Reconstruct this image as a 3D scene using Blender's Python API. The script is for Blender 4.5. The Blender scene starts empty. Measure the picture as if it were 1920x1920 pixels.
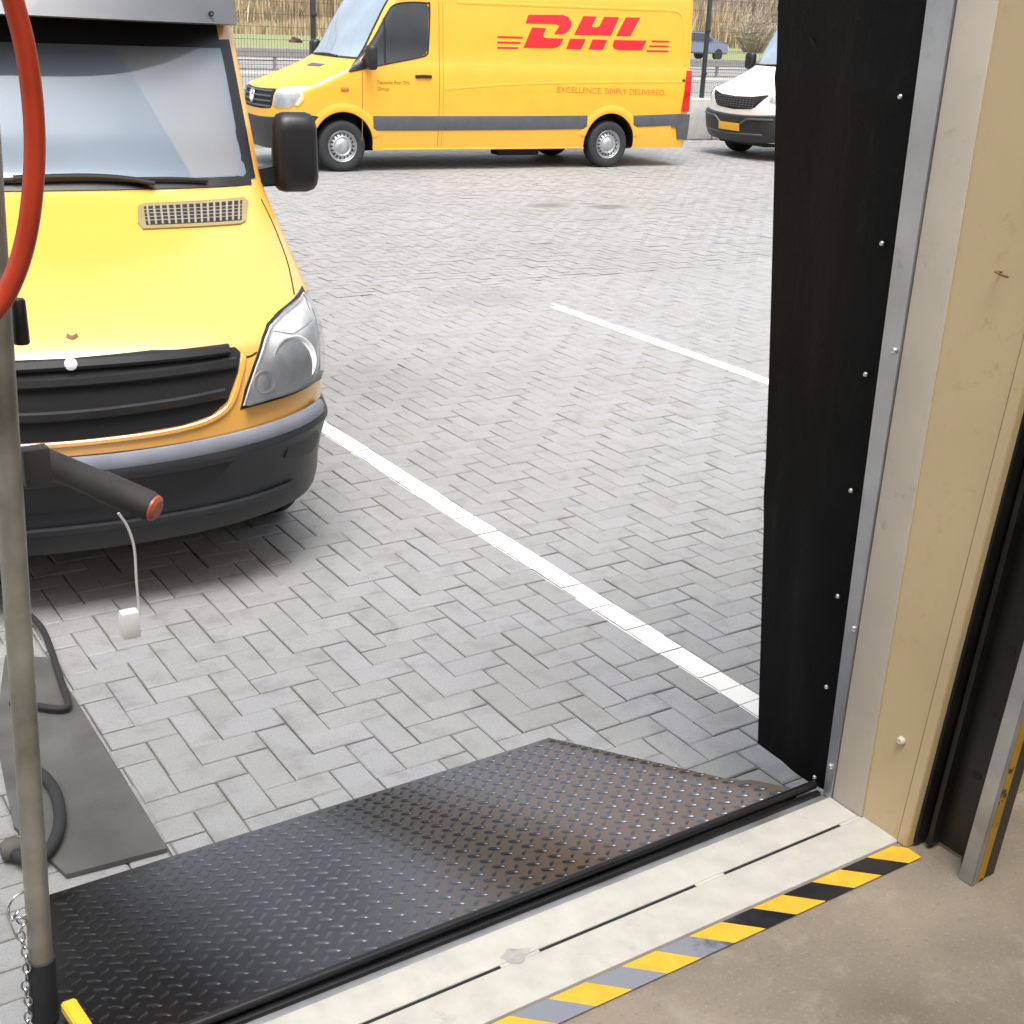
import bpy, bmesh, math, random
import numpy as np
from mathutils import Vector, Matrix
random.seed(7); rng = np.random.default_rng(7)
R = math.radians
sc = bpy.context.scene
col = sc.collection

# ------------------------------------------------------------ camera, sky, sun, exposure
cam = bpy.data.cameras.new('camera'); cam_o = bpy.data.objects.new('camera', cam); col.objects.link(cam_o)
FPX = 2371.25
cam.sensor_width = 36; cam.sensor_fit = 'HORIZONTAL'; cam.lens = 36 * FPX / 1920
cam.clip_start = 0.05; cam.clip_end = 2000
def _n(v): return v / np.linalg.norm(v)
VX, VY = np.array([4800, 200.]), np.array([-702, -39.])
_X = _n(np.array([(VX[0]-960)/FPX, (960-VX[1])/FPX, -1])); _Y = _n(np.array([(VY[0]-960)/FPX, (960-VY[1])/FPX, -1]))
_Y = _n(_Y - _X*(_X@_Y)); _Z = np.cross(_X, _Y)
RM = np.stack([_X, _Y, _Z])
EYE = 2.10
cam_o.matrix_world = Matrix([list(RM[i]) + [[0, 0, EYE][i]] for i in range(3)] + [[0, 0, 0, 1]])
sc.camera = cam_o

SUN_EL, SUN_AZ = R(68), R(-152)        # azimuth from +Y towards +X: behind the building, veiled by cloud
w = bpy.data.worlds.new('World'); sc.world = w; w.use_nodes = True
wt = w.node_tree; bg = wt.nodes['Background']
sky = wt.nodes.new('ShaderNodeTexSky'); sky.sky_type = 'NISHITA'; sky.sun_disc = False
sky.sun_elevation = SUN_EL; sky.sun_rotation = SUN_AZ; sky.air_density = 1.0; sky.dust_density = 6.0; sky.ozone_density = 1.0
hs = wt.nodes.new('ShaderNodeHueSaturation'); hs.inputs['Saturation'].default_value = 0.30
wt.links.new(sky.outputs[0], hs.inputs['Color']); wt.links.new(hs.outputs[0], bg.inputs[0])
bg.inputs[1].default_value = 0.13
sl = bpy.data.lights.new('sun', 'SUN'); sl.energy = 1.0; sl.angle = R(26); sl.color = (1, .97, .92)
so = bpy.data.objects.new('sun', sl); col.objects.link(so)
sd = Vector((math.sin(SUN_AZ)*math.cos(SUN_EL), math.cos(SUN_AZ)*math.cos(SUN_EL), math.sin(SUN_EL)))
so.rotation_euler = sd.to_track_quat('Z', 'Y').to_euler(); so.location = (-8, -14, 20)
sc.view_settings.view_transform = 'Standard'; sc.view_settings.look = 'None'
sc.view_settings.exposure = 1.24; sc.view_settings.gamma = 1
sc.render.engine = 'CYCLES'
sc.cycles.max_bounces = 8

# ------------------------------------------------------------ materials
MATS = {}
def mat(name, base, rough=.5, metal=0., var=.12, scale=6., bump=0., bscale=60., coat=0., spec=.5, rvar=.1, detail=5, var2=None):
    m = bpy.data.materials.new(name); m.use_nodes = True; nt = m.node_tree; b = nt.nodes['Principled BSDF']
    tc = nt.nodes.new('ShaderNodeTexCoord')
    nz = nt.nodes.new('ShaderNodeTexNoise'); nz.inputs['Scale'].default_value = scale; nz.inputs['Detail'].default_value = detail
    nt.links.new(tc.outputs['Object'], nz.inputs['Vector'])
    rp = nt.nodes.new('ShaderNodeValToRGB'); e = rp.color_ramp.elements
    e[0].position = .3; e[1].position = .7
    c0 = var2 if var2 else [c*(1-var) for c in base]
    e[0].color = (*c0, 1); e[1].color = (*[min(1, c*(1+var)) for c in base], 1)
    nt.links.new(nz.outputs[0], rp.inputs[0]); nt.links.new(rp.outputs[0], b.inputs['Base Color'])
    mr = nt.nodes.new('ShaderNodeMapRange'); mr.inputs[3].default_value = max(0, rough-rvar); mr.inputs[4].default_value = min(1, rough+rvar)
    nt.links.new(nz.outputs[0], mr.inputs[0]); nt.links.new(mr.outputs[0], b.inputs['Roughness'])
    b.inputs['Metallic'].default_value = metal; b.inputs['Specular IOR Level'].default_value = spec
    b.inputs['Coat Weight'].default_value = coat; b.inputs['Coat Roughness'].default_value = .04
    if bump:
        n2 = nt.nodes.new('ShaderNodeTexNoise'); n2.inputs['Scale'].default_value = bscale; n2.inputs['Detail'].default_value = 4
        nt.links.new(tc.outputs['Object'], n2.inputs['Vector'])
        bp = nt.nodes.new('ShaderNodeBump'); bp.inputs['Strength'].default_value = bump; bp.inputs['Distance'].default_value = .004
        nt.links.new(n2.outputs[0], bp.inputs['Height']); nt.links.new(bp.outputs[0], b.inputs['Normal'])
    MATS[name] = m
    return m
def nodes(m): return m.node_tree, m.node_tree.nodes['Principled BSDF']
def math_node(nt, op, a, b=None, clamp=False):
    n = nt.nodes.new('ShaderNodeMath'); n.operation = op; n.use_clamp = clamp
    for i, v in enumerate((a, b)):
        if v is None: continue
        if isinstance(v, (int, float)): n.inputs[i].default_value = v
        else: nt.links.new(v, n.inputs[i])
    return n.outputs[0]
def mixc(nt, fac, a, b):
    n = nt.nodes.new('ShaderNodeMix'); n.data_type = 'RGBA'
    if isinstance(fac, (int, float)): n.inputs[0].default_value = fac
    else: nt.links.new(fac, n.inputs[0])
    for i, v in ((6, a), (7, b)):
        if isinstance(v, (tuple, list)): n.inputs[i].default_value = (*v[:3], 1)
        else: nt.links.new(v, n.inputs[i])
    return n.outputs[2]
def noise(nt, vec, scale, detail=5, rough=.5):
    n = nt.nodes.new('ShaderNodeTexNoise'); n.inputs['Scale'].default_value = scale; n.inputs['Detail'].default_value = detail
    n.inputs['Roughness'].default_value = rough
    nt.links.new(vec, n.inputs['Vector']); return n.outputs[0]
def smooth(nt, v, lo, hi):
    n = nt.nodes.new('ShaderNodeMapRange'); n.interpolation_type = 'SMOOTHSTEP'
    n.inputs[1].default_value = lo; n.inputs[2].default_value = hi
    nt.links.new(v, n.inputs[0]); return n.outputs[0]

YEL = mat('van_yellow_paint', (.86, .42, .062), .36, var=.03, scale=2, coat=.7, rvar=.04)
YELW = mat('worn_yellow_paint', (.84, .40, .018), .42, var=.04, scale=3, coat=.5, rvar=.06)
WHT = mat('van_white_paint', (.8, .8, .79), .3, var=.03, scale=2, coat=.6, rvar=.04)
PLA = mat('dark_bumper_plastic', (.017, .018, .021), .46, var=.2, scale=8, bump=.15, bscale=300)
PLG = mat('grey_trim_plastic', (.075, .08, .088), .5, var=.12, scale=6)
BLK = mat('black_plastic', (.011, .011, .012), .42, var=.2)
BLM = mat('matt_black', (.006, .006, .007), .7, var=.2)
GAP = mat('panel_gap_shadow_rubber', (.02, .014, .006), .8)
GLS = mat('dark_side_glass', (.02, .024, .028), .04, var=.2, coat=.4, spec=.9, rvar=.01)
RUB = mat('tyre_rubber', (.022, .022, .023), .75, var=.2, scale=20, bump=.3, bscale=80)
RIM = mat('silver_rim', (.45, .46, .47), .38, metal=.75, var=.15, scale=12)
CHR = mat('chrome', (.75, .76, .78), .15, metal=1., var=.05)
RED = mat('logo_red', (.66, .012, .02), .38, var=.03, coat=.4)
REDT = mat('faded_red_lettering', (.62, .17, .02), .45, var=.15, scale=20)
DKT = mat('brown_lettering', (.30, .14, .012), .5)
TLR = mat('tail_light_red', (.55, .012, .015), .18, var=.25, scale=14, coat=.6)
AMB = mat('indicator_amber', (.45, .16, .01), .2, coat=.6)
PLT = mat('number_plate_yellow', (.75, .40, .03), .45)
VSR = mat('visor_grey', (.115, .12, .132), .42, var=.1, scale=5, coat=.15)
STL = mat('galvanised_steel', (.42, .425, .43), .42, metal=.8, var=.22, scale=9, rvar=.12)
ALU = mat('brushed_aluminium', (.50, .51, .53), .36, metal=.9, var=.12, scale=7, rvar=.1)
PST = mat('cream_frame_paint', (.55, .495, .41), .55, var=.06, scale=5, bump=.1, bscale=25, rvar=.08)
PAN = mat('beige_panel_paint', (.54, .42, .245), .34, var=.05, scale=3, rvar=.08)
WAL = mat('tan_wall_paint', (.44, .335, .20), .7, var=.08, scale=3, bump=.15)
FLP = mat('black_dock_curtain', (.0055, .0055, .006), .5, var=.3, scale=3, bump=.12, bscale=90, rvar=.12, spec=.3)
SIL = mat('white_sill_paint', (.46, .443, .40), .5, var=.10, scale=18, bump=.12, bscale=40)
SCR = mat('screw_zinc', (.62, .62, .62), .3, metal=.9, var=.1)
TRK = mat('black_track_steel', (.012, .012, .011), .45, metal=.2, var=.3, scale=10)
HOS = mat('red_orange_hose', (.40, .040, .014), .38, var=.12, scale=12)
CRB = mat('concrete', (.42, .41, .39), .85, var=.14, scale=4, bump=.5, bscale=30)
MATR = mat('dark_rubber_mat', (.085, .084, .080), .75, var=.3, scale=5, bump=.4, bscale=90)
CRD = mat('white_cord', (.6, .6, .58), .8)
YST = mat('yellow_steel_paint', (.78, .46, .02), .4, var=.06)
BRN = mat('brown_rust', (.16, .08, .04), .8, var=.3, scale=30)

# windscreen: a tinted pane in which the bright overcast sky mirrors
def glass_pane(name, base, metal, rough):
    m = mat(name, base, rough, metal=metal, var=.18, scale=2.2, spec=1., rvar=.01, coat=1.)
    return m
WSC = glass_pane('windscreen_glass', (.34, .43, .52), .34, .06)
for q in (YEL, YELW, WHT): q.node_tree.nodes['Principled BSDF'].inputs['Coat IOR'].default_value = 2.0; q.node_tree.nodes['Principled BSDF'].inputs['Coat Weight'].default_value = .45 if q is YELW else 1.; q.node_tree.nodes['Principled BSDF'].inputs['Coat Roughness'].default_value = .22
def cab_glass(name):
    m = bpy.data.materials.new(name); m.use_nodes = True; nt = m.node_tree
    b = nt.nodes['Principled BSDF']; b.inputs['Base Color'].default_value = (.25, .315, .385, 1); b.inputs['Metallic'].default_value = .08; b.inputs['Roughness'].default_value = .05; b.inputs['Specular IOR Level'].default_value = .6; b.inputs['Coat Weight'].default_value = .3
    t = nt.nodes.new('ShaderNodeBsdfTransparent'); t.inputs[0].default_value = (.86, .93, .97, 1); mx = nt.nodes.new('ShaderNodeMixShader')
    tc = nt.nodes.new('ShaderNodeTexCoord'); n = noise(nt, tc.outputs['Object'], 1.6, 3)
    nt.links.new(math_node(nt, 'ADD', .50, math_node(nt, 'MULTIPLY', n, .26)), mx.inputs[0])
    nt.links.new(b.outputs[0], mx.inputs[2]); nt.links.new(t.outputs[0], mx.inputs[1]); nt.links.new(mx.outputs[0], nt.nodes['Material Output'].inputs[0])
    return m
def clear_cover(name):
    m = bpy.data.materials.new(name); m.use_nodes = True; nt = m.node_tree
    for n in list(nt.nodes): nt.nodes.remove(n)
    o = nt.nodes.new('ShaderNodeOutputMaterial'); mx = nt.nodes.new('ShaderNodeMixShader'); f = nt.nodes.new('ShaderNodeFresnel'); f.inputs[0].default_value = 1.5
    t = nt.nodes.new('ShaderNodeBsdfTransparent'); t.inputs[0].default_value = (.93, .94, .95, 1); g = nt.nodes.new('ShaderNodeBsdfGlossy'); g.inputs['Roughness'].default_value = .05
    nt.links.new(f.outputs[0], mx.inputs[0]); nt.links.new(t.outputs[0], mx.inputs[1]); nt.links.new(g.outputs[0], mx.inputs[2]); nt.links.new(mx.outputs[0], o.inputs[0])
    return m
CAB = cab_glass('tinted_windscreen')
CLR = clear_cover('headlight_cover')
HLC = mat('headlight_chrome', (.93, .94, .95), .25, metal=.15, var=.25, scale=9, rvar=.08)
HLG = mat('headlight_grey', (.84, .85, .86), .35, metal=.0, var=.2, scale=10)

# paving: one colour per stone, stains, fine grain
def paving_material(name, base, paint=False):
    m = bpy.data.materials.new(name); m.use_nodes = True; nt, b = nodes(m)
    geo = nt.nodes.new('ShaderNodeNewGeometry'); tc = nt.nodes.new('ShaderNodeTexCoord'); V = tc.outputs['Object']
    rp = nt.nodes.new('ShaderNodeValToRGB'); el = rp.color_ramp.elements
    el[0].color = (base[0]*.93, base[1]*.935, base[2]*.915, 1); el[1].color = (base[0]*1.05, base[1]*1.048, base[2]*1.055, 1)
    x = el.new(.5); x.color = (*base, 1); x = el.new(.8); x.color = (base[0]*1.0, base[1]*1.0, base[2]*1.03, 1); x = el.new(.25); x.color = (base[0]*.96, base[1]*.97, base[2]*.95, 1)
    nt.links.new(geo.outputs['Random Per Island'], rp.inputs[0])
    c = rp.outputs[0]
    big = noise(nt, V, .45, 4); c = mixc(nt, smooth(nt, big, .35, .75), c, mixc(nt, .5, c, (base[0]*.8, base[1]*.82, base[2]*.74)))
    mid = noise(nt, V, 9, 6, .6); c = mixc(nt, math_node(nt, 'MULTIPLY', smooth(nt, mid, .46, .72), .5), c, (base[0]*.55, base[1]*.55, base[2]*.52))
    fine = noise(nt, V, 160, 3, .7); c = mixc(nt, math_node(nt, 'MULTIPLY', smooth(nt, fine, .50, .72), .5), c, (base[0]*.5, base[1]*.5, base[2]*.48))
    fine2 = noise(nt, V, 230, 2, .7); c = mixc(nt, math_node(nt, 'MULTIPLY', smooth(nt, fine2, .56, .78), .4), c, (.55, .55, .54))
    sx = nt.nodes.new('ShaderNodeSeparateXYZ'); nt.links.new(V, sx.inputs[0])
    if not paint:
        for cx, cy, rx, ry, k in STAINS:
            dx = math_node(nt, 'DIVIDE', math_node(nt, 'SUBTRACT', sx.outputs[0], cx), rx); dy = math_node(nt, 'DIVIDE', math_node(nt, 'SUBTRACT', sx.outputs[1], cy), ry)
            d = math_node(nt, 'SQRT', math_node(nt, 'ADD', math_node(nt, 'MULTIPLY', dx, dx), math_node(nt, 'MULTIPLY', dy, dy)))
            d = math_node(nt, 'ADD', d, math_node(nt, 'MULTIPLY', math_node(nt, 'SUBTRACT', mid, .5), 1.2))
            f = math_node(nt, 'MULTIPLY', math_node(nt, 'SUBTRACT', 1., smooth(nt, d, .3, 1.1)), k)
            c = mixc(nt, f, c, (.07, .065, .055))
    else:
        wear_or_sheen = noise(nt, V, 5, 6, .65)
        c = mixc(nt, math_node(nt, 'MULTIPLY', smooth(nt, wear_or_sheen, .60, .72), .55), (.82, .82, .79), c)
    nt.links.new(c, b.inputs['Base Color'])
    b.inputs['Roughness'].default_value = .62 if not paint else .5
    b.inputs['Specular IOR Level'].default_value = .4
    bp = nt.nodes.new('ShaderNodeBump'); bp.inputs['Strength'].default_value = .6; bp.inputs['Distance'].default_value = .003
    nt.links.new(math_node(nt, 'ADD', fine, mid), bp.inputs['Height']); nt.links.new(bp.outputs[0], b.inputs['Normal'])
    return m

# ------------------------------------------------------------ helpers
def link(o, parent=None):
    col.objects.link(o)
    if parent is not None: o.parent = parent
    return o
def tag(o, label=None, cat=None, group=None, kind=None):
    if label: o['label'] = label
    if cat: o['category'] = cat
    if group: o['group'] = group
    if kind: o['kind'] = kind
    return o
def empty(name, loc=(0, 0, 0), rz=0, label=None, cat=None, group=None):
    o = bpy.data.objects.new(name, None); o.location = loc; o.rotation_euler = (0, 0, rz); o.empty_display_size = .2
    link(o); return tag(o, label, cat, group)
def from_bm(name, bm, m, parent=None, smooth_deg=35, recalc=True):
    if recalc: bmesh.ops.recalc_face_normals(bm, faces=bm.faces)
    me = bpy.data.meshes.new(name); bm.to_mesh(me); bm.free()
    for q in (m if isinstance(m, (list, tuple)) else [m]): me.materials.append(q)
    if smooth_deg:
        for p in me.polygons: p.use_smooth = True
        me.set_sharp_from_angle(angle=R(smooth_deg))
    return link(bpy.data.objects.new(name, me), parent)
def box(bm, a, b, bevel=0., mi=0):
    a, b = np.minimum(a, b), np.maximum(a, b)
    vs = [bm.verts.new((x, y, z)) for x in (a[0], b[0]) for y in (a[1], b[1]) for z in (a[2], b[2])]
    fs = [bm.faces.new([vs[i] for i in q]) for q in ((0, 1, 3, 2), (4, 6, 7, 5), (0, 4, 5, 1), (2, 3, 7, 6), (0, 2, 6, 4), (1, 5, 7, 3))]
    for f in fs: f.material_index = mi
    if bevel:
        es = list({e for f in fs for e in f.edges})
        r = bmesh.ops.bevel(bm, geom=es, offset=bevel, segments=2, affect='EDGES', profile=.5)
        for f in r['faces']: f.material_index = mi
    return vs
def hexa(bm, pts, bevel=0., mi=0):      # 8 points: bottom ring then top ring
    vs = [bm.verts.new(p) for p in pts]
    fs = [bm.faces.new([vs[i] for i in q]) for q in ((3, 2, 1, 0), (4, 5, 6, 7), (0, 1, 5, 4), (1, 2, 6, 5), (2, 3, 7, 6), (3, 0, 4, 7))]
    for f in fs: f.material_index = mi
    if bevel:
        r = bmesh.ops.bevel(bm, geom=list({e for f in fs for e in f.edges}), offset=bevel, segments=2, affect='EDGES')
        for f in r['faces']: f.material_index = mi
def spline(pts, n):
    P = [Vector(p) for p in pts]; P = [2*P[0]-P[1]] + P + [2*P[-1]-P[-2]]; out = []
    for i in range(1, len(P)-2):
        for k in range(n):
            t = k/n; a, b, c, d = P[i-1:i+3]
            out.append(.5*((2*b) + (c-a)*t + (2*a-5*b+4*c-d)*t*t + (3*b-a-3*c+d)*t**3))
    out.append(P[-2]); return out
def tube(bm, pts, r, seg=12, cap=True, closed=False, mi=0):
    pts = [Vector(p) for p in pts]; rings = []; up = None
    N = len(pts)
    for i, p in enumerate(pts):
        if closed: t = pts[(i+1) % N] - pts[i-1]
        else: t = pts[min(i+1, N-1)] - pts[max(i-1, 0)]
        t.normalize()
        if up is None: up = t.orthogonal().normalized()
        up = (up - t*up.dot(t)).normalized(); s = t.cross(up)
        rr = r[i] if isinstance(r, (list, tuple)) else r
        rings.append([bm.verts.new(p + (up*math.cos(a) + s*math.sin(a))*rr) for a in [2*math.pi*k/seg for k in range(seg)]])
    for i in range(N if closed else N-1):
        a, b = rings[i], rings[(i+1) % N]
        for k in range(seg):
            f = bm.faces.new((a[k], a[(k+1) % seg], b[(k+1) % seg], b[k])); f.material_index = mi
    if cap and not closed:
        bm.faces.new(rings[0][::-1]).material_index = mi; bm.faces.new(rings[-1]).material_index = mi
def lathe(bm, prof, M, seg=32, mi=0):    # profile (radius, axial) about local X, placed by matrix M
    rings = []
    for r, x in prof:
        if r < 1e-6: rings.append([bm.verts.new(M @ Vector((x, 0, 0)))])
        else: rings.append([bm.verts.new(M @ Vector((x, r*math.cos(2*math.pi*k/seg), r*math.sin(2*math.pi*k/seg)))) for k in range(seg)])
    for a, b in zip(rings, rings[1:]):
        for k in range(seg):
            k2 = (k+1) % seg
            if len(a) == 1 and len(b) == 1: continue
            if len(a) == 1: q = (a[0], b[k2], b[k])
            elif len(b) == 1: q = (a[k], a[k2], b[0])
            else: q = (a[k], a[k2], b[k2], b[k])
            bm.faces.new(q).material_index = mi
def localise(root):                 # parts drawn in world coordinates: bring them under the Empty at the thing's base
    M = Matrix.Translation(-root.location)
    for o in root.children_recursive:
        if o.type == 'MESH': o.data.transform(M)
def screw(bm, p, nrm, r=.006, h=.004):
    M = Matrix.Translation(p) @ Vector(nrm).to_track_quat('X', 'Z').to_matrix().to_4x4()
    lathe(bm, [(r, 0), (r, h*.5), (r*.6, h), (r*.25, h*.9), (0, h*.8)], M, 12)

# ------------------------------------------------------------ ground and paving (setting)
STAINS = [(8.95, 12.84, .34, .26, .5), (9.60, 12.51, .32, .24, .5), (5.3, 8.6, .6, .5, .18), (3.4, 6.6, .5, .7, .15), (2.2, 3.1, .35, .5, .12)]
gm = mat('joint_sand', (.17, .163, .125), .95, var=.35, scale=14, bump=.5, bscale=120)
bm = bmesh.new()
vs = [bm.verts.new(p) for p in ((-60, -2, -.010), (140, -2, -.010), (140, 42, -.010), (-60, 42, -.010))]; bm.faces.new(vs)
tag(from_bm('ground', bm, gm, smooth_deg=0), kind='structure')
fm = mat('verge_soil', (.20, .195, .17), .95, var=.3, scale=.25, bump=.5, bscale=3)
bm = bmesh.new()
vs = [bm.verts.new(p) for p in ((-400, 42, -.02), (700, 42, -.02), (700, 900, -.02), (-400, 900, -.02))]; bm.faces.new(vs)
tag(from_bm('terrain', bm, fm, smooth_deg=0), kind='structure')

W = .104; GAPW = .0046; X0, Y0 = 2.505, 2.951
PAVE_L = .828                       # straight soldier edge of the field
def in_view(x, y):
    c = RM.T @ np.array([x, y, -EYE]); d = -c[2]
    if d < .3: return False
    u, v = 960 + FPX*c[0]/d, 960 - FPX*c[1]/d
    return -1500 < u < 2300 and 60 < v < 3000 and (-170 < u < 1640 or y < 9)
def clip(poly, a, b, c):            # keep a*x+b*y >= c
    out = []
    for i in range(len(poly)):
        p, q = poly[i], poly[(i+1) % len(poly)]; dp, dq = a*p[0]+b*p[1]-c, a*q[0]+b*q[1]-c
        if dp >= 0: out.append(p)
        if (dp >= 0) != (dq >= 0):
            t = dp/(dp-dq); out.append((p[0]+(q[0]-p[0])*t, p[1]+(q[1]-p[1])*t))
    return out
LINES = [2.762, 5.709]; LW = .105
PV, PF, LV, LF = [], [], [], []
def stone(poly):
    if len(poly) < 3: return
    cx = sum(p[0] for p in poly)/len(poly); cy = sum(p[1] for p in poly)/len(poly)
    far = cy > 9
    dz = rng.normal(0, .0009); tx, ty = rng.normal(0, .006, 2)
    H = lambda p: dz + (p[0]-cx)*tx + (p[1]-cy)*ty
    b0 = len(PV); n = len(poly); ch = .006
    if far:
        PV.extend([(p[0], p[1], H(p)) for p in poly]); PF.append(tuple(range(b0, b0+n))); 
    else:
        PV.extend([(p[0], p[1], H(p)-.012) for p in poly])
        PV.extend([(p[0], p[1], H(p)-.0035) for p in poly])
        s = []
        for p in poly:
            d = math.hypot(p[0]-cx, p[1]-cy); k = max(0, 1-ch*1.3/d); s.append((cx+(p[0]-cx)*k, cy+(p[1]-cy)*k))
        PV.extend([(p[0], p[1], H(p)) for p in s])
        PF.append(tuple(range(b0+2*n, b0+3*n)))
        for i in range(n):
            j = (i+1) % n
            PF.append((b0+i, b0+j, b0+n+j, b0+n+i)); PF.append((b0+n+i, b0+n+j, b0+2*n+j, b0+2*n+i))
        pass
    for lx in LINES:
        if abs(cx-lx) < .25 and cy > 2.0 and not (abs(lx-5.709) < .1 and cy > 8.05):
            q = clip(clip(poly, 1, 0, lx-LW/2+rng.normal(0, .0025)), -1, 0, -(lx+LW/2+rng.normal(0, .0025)))
            if len(q) >= 3:
                l0 = len(LV); LV.extend([(p[0], p[1], H(p)+.0012-(.0 if far else .0)) for p in q]); LF.append(tuple(range(l0, l0+len(q))))
nx = range(int((-2.5-X0)/W), int((24-X0)/W)); g = GAPW/2
for i in nx:
    for j in range(int((1.75-Y0)/W), int((19.75-Y0)/W)):
        d = (i-j) % 4
        if d not in (0, 3): continue
        x, y = X0+i*W, Y0+j*W
        if not in_view(x, y): continue
        w_, h_ = (2*W, W) if d == 0 else (W, 2*W)
        jx, jy = rng.normal(0, .0011, 2)
        q = [(x+g+jx, y+g+jy), (x+w_-g+jx, y+g+jy), (x+w_-g+jx, y+h_-g+jy), (x+g+jx, y+h_-g+jy)]
        stone(clip(q, 1, 0, PAVE_L+.002))
for i in range(0, 14):             # the field left of the straight joint, laid in running bond
    for j in range(0, 90):
        x = PAVE_L-.003 - i*.21 + (j % 2)*.105; y = 1.62 + j*W
        if not in_view(x-.1, y): continue
        q = [(x-.21+g, y+g), (x-g, y+g), (x-g, y+W-g), (x-.21+g, y+W-g)]
        stone(clip(q, -1, 0, -(PAVE_L-.003)))
def raw(name, V, Fc, m, kind=None):
    me = bpy.data.meshes.new(name); me.from_pydata(V, [], Fc); me.materials.append(m); me.update()
    return tag(link(bpy.data.objects.new(name, me)), kind=kind)
for lx, ya_, yb_ in ((LINES[0], 1.9, 19.7), (LINES[1], 3.5, 8.0)):   # paint that ran into the joints
    l0 = len(LV); LV.extend([(lx-LW/2, ya_, -.0042), (lx+LW/2, ya_, -.0042), (lx+LW/2, yb_, -.0042), (lx-LW/2, yb_, -.0042)]); LF.append((l0, l0+1, l0+2, l0+3))
raw('pavement', PV, PF, paving_material('grey_pavers', (.295, .296, .300)), 'structure')
raw('road_marking', LV, LF, paving_material('white_line_paint', (.295, .296, .300), True), 'structure')

# ------------------------------------------------------------ the doorway
ZF = .40; JX = 2.085
fl = mat('warehouse_floor_concrete', (.195, .162, .124), .6, var=.30, scale=2.6, bump=.25, bscale=70, rvar=.12)
nt, b_ = nodes(fl); tcf = [n for n in nt.nodes if n.type == 'TEX_COORD'][0]; src = b_.inputs['Base Color'].links[0].from_socket
sp = noise(nt, tcf.outputs['Object'], 130, 3, .75); c = mixc(nt, math_node(nt, 'MULTIPLY', smooth(nt, sp, .54, .74), .6), src, (.36, .31, .25))
sp2 = noise(nt, tcf.outputs['Object'], 55, 4, .75); c = mixc(nt, math_node(nt, 'MULTIPLY', smooth(nt, sp2, .56, .74), .7), c, (.11, .09, .07))
sp3 = noise(nt, tcf.outputs['Object'], 7, 6, .7); c = mixc(nt, math_node(nt, 'MULTIPLY', smooth(nt, sp3, .50, .72), .55), c, (.34, .295, .24))
nt.links.new(c, b_.inputs['Base Color'])
bm = bmesh.new(); box(bm, (-6, -8, -.02), (9, 1.495, ZF)); tag(from_bm('floor', bm, fl, smooth_deg=0), kind='structure')

nt, b_ = nodes(FLP); tcf = [n for n in nt.nodes if n.type == 'TEX_COORD'][0]; src = b_.inputs['Base Color'].links[0].from_socket
mp_ = nt.nodes.new('ShaderNodeMapping'); mp_.inputs['Scale'].default_value = (9, 9, 1.6); nt.links.new(tcf.outputs['Object'], mp_.inputs[0])
du = noise(nt, mp_.outputs[0], 2.2, 7, .7); c = mixc(nt, math_node(nt, 'MULTIPLY', smooth(nt, du, .5, .78), .5), src, (.030, .030, .029))
sc_ = noise(nt, tcf.outputs['Object'], 38, 4, .8); c = mixc(nt, math_node(nt, 'MULTIPLY', smooth(nt, sc_, .66, .74), .35), c, (.06, .06, .058)); nt.links.new(c, b_.inputs['Base Color'])
for m_, dc, k_ in ((PST, (.24, .19, .13), .5), (PAN, (.26, .18, .09), .35), (SIL, (.30, .28, .24), .55), (ALU, (.30, .30, .30), .5)):   # scuffs and grime
    nt, b_ = nodes(m_); tcf = [n for n in nt.nodes if n.type == 'TEX_COORD'][0]; src = b_.inputs['Base Color'].links[0].from_socket
    g1 = noise(nt, tcf.outputs['Object'], 26, 7, .75); g2 = noise(nt, tcf.outputs['Object'], 4.5, 5, .7)
    f_ = math_node(nt, 'MULTIPLY', math_node(nt, 'MULTIPLY', smooth(nt, g1, .52, .72), smooth(nt, g2, .42, .70)), k_*1.6, True)
    nt.links.new(mixc(nt, f_, src, dc), b_.inputs['Base Color'])
# building: front wall beside and above the opening, side and back walls, roof with unseen open bays added to light the interior
bm = bmesh.new()
box(bm, (2.30, 1.484, ZF+.001), (9.2, 1.70, 4.3))
box(bm, (-6.2, 1.484, ZF+.001), (-1.25, 1.70, 4.3))
box(bm, (-1.25, 1.484, 3.6), (2.30, 1.70, 4.3))
tag(from_bm('warehouse_front_wall', bm, WAL, smooth_deg=0), 'tan painted front wall around the loading door opening', 'wall')
bm = bmesh.new(); box(bm, (9.0, -8, ZF+.001), (9.2, 1.484, 4.3)); tag(from_bm('warehouse_side_wall', bm, WAL, smooth_deg=0), 'tan side wall of the warehouse right of the door', 'wall')

bm = bmesh.new(); box(bm, (-6.2, -8.2, ZF+.001), (9.2, -8.0, 4.3)); box(bm, (-6.2, -8, ZF+.001), (-6.0, 1.484, 4.3)); tag(from_bm('warehouse_back_wall', bm, WAL, smooth_deg=0), 'tan rear and left walls of the warehouse behind the viewer', 'wall')
RF = mat('grey_roof_sheet', (.45, .44, .42), .8)
bm = bmesh.new()
for a, b, c, d in ((-6.2, 9.2, -3.2, -.5), (-6.2, 9.2, 1.35, 1.70), (-6.2, -1.6, -8.2, 1.35), (4.2, 9.2, -8.2, 1.35)): box(bm, (a, c, 4.301+.002*(a+c)), (b, d, 4.45+.002*(a+c)))
tag(from_bm('warehouse_roof', bm, RF, smooth_deg=0), 'grey warehouse roof with unseen bays left open to light the interior', 'roof')
CLAD = mat('grey_cladding', (.52, .53, .54), .5, var=.05)
bm = bmesh.new()
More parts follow.
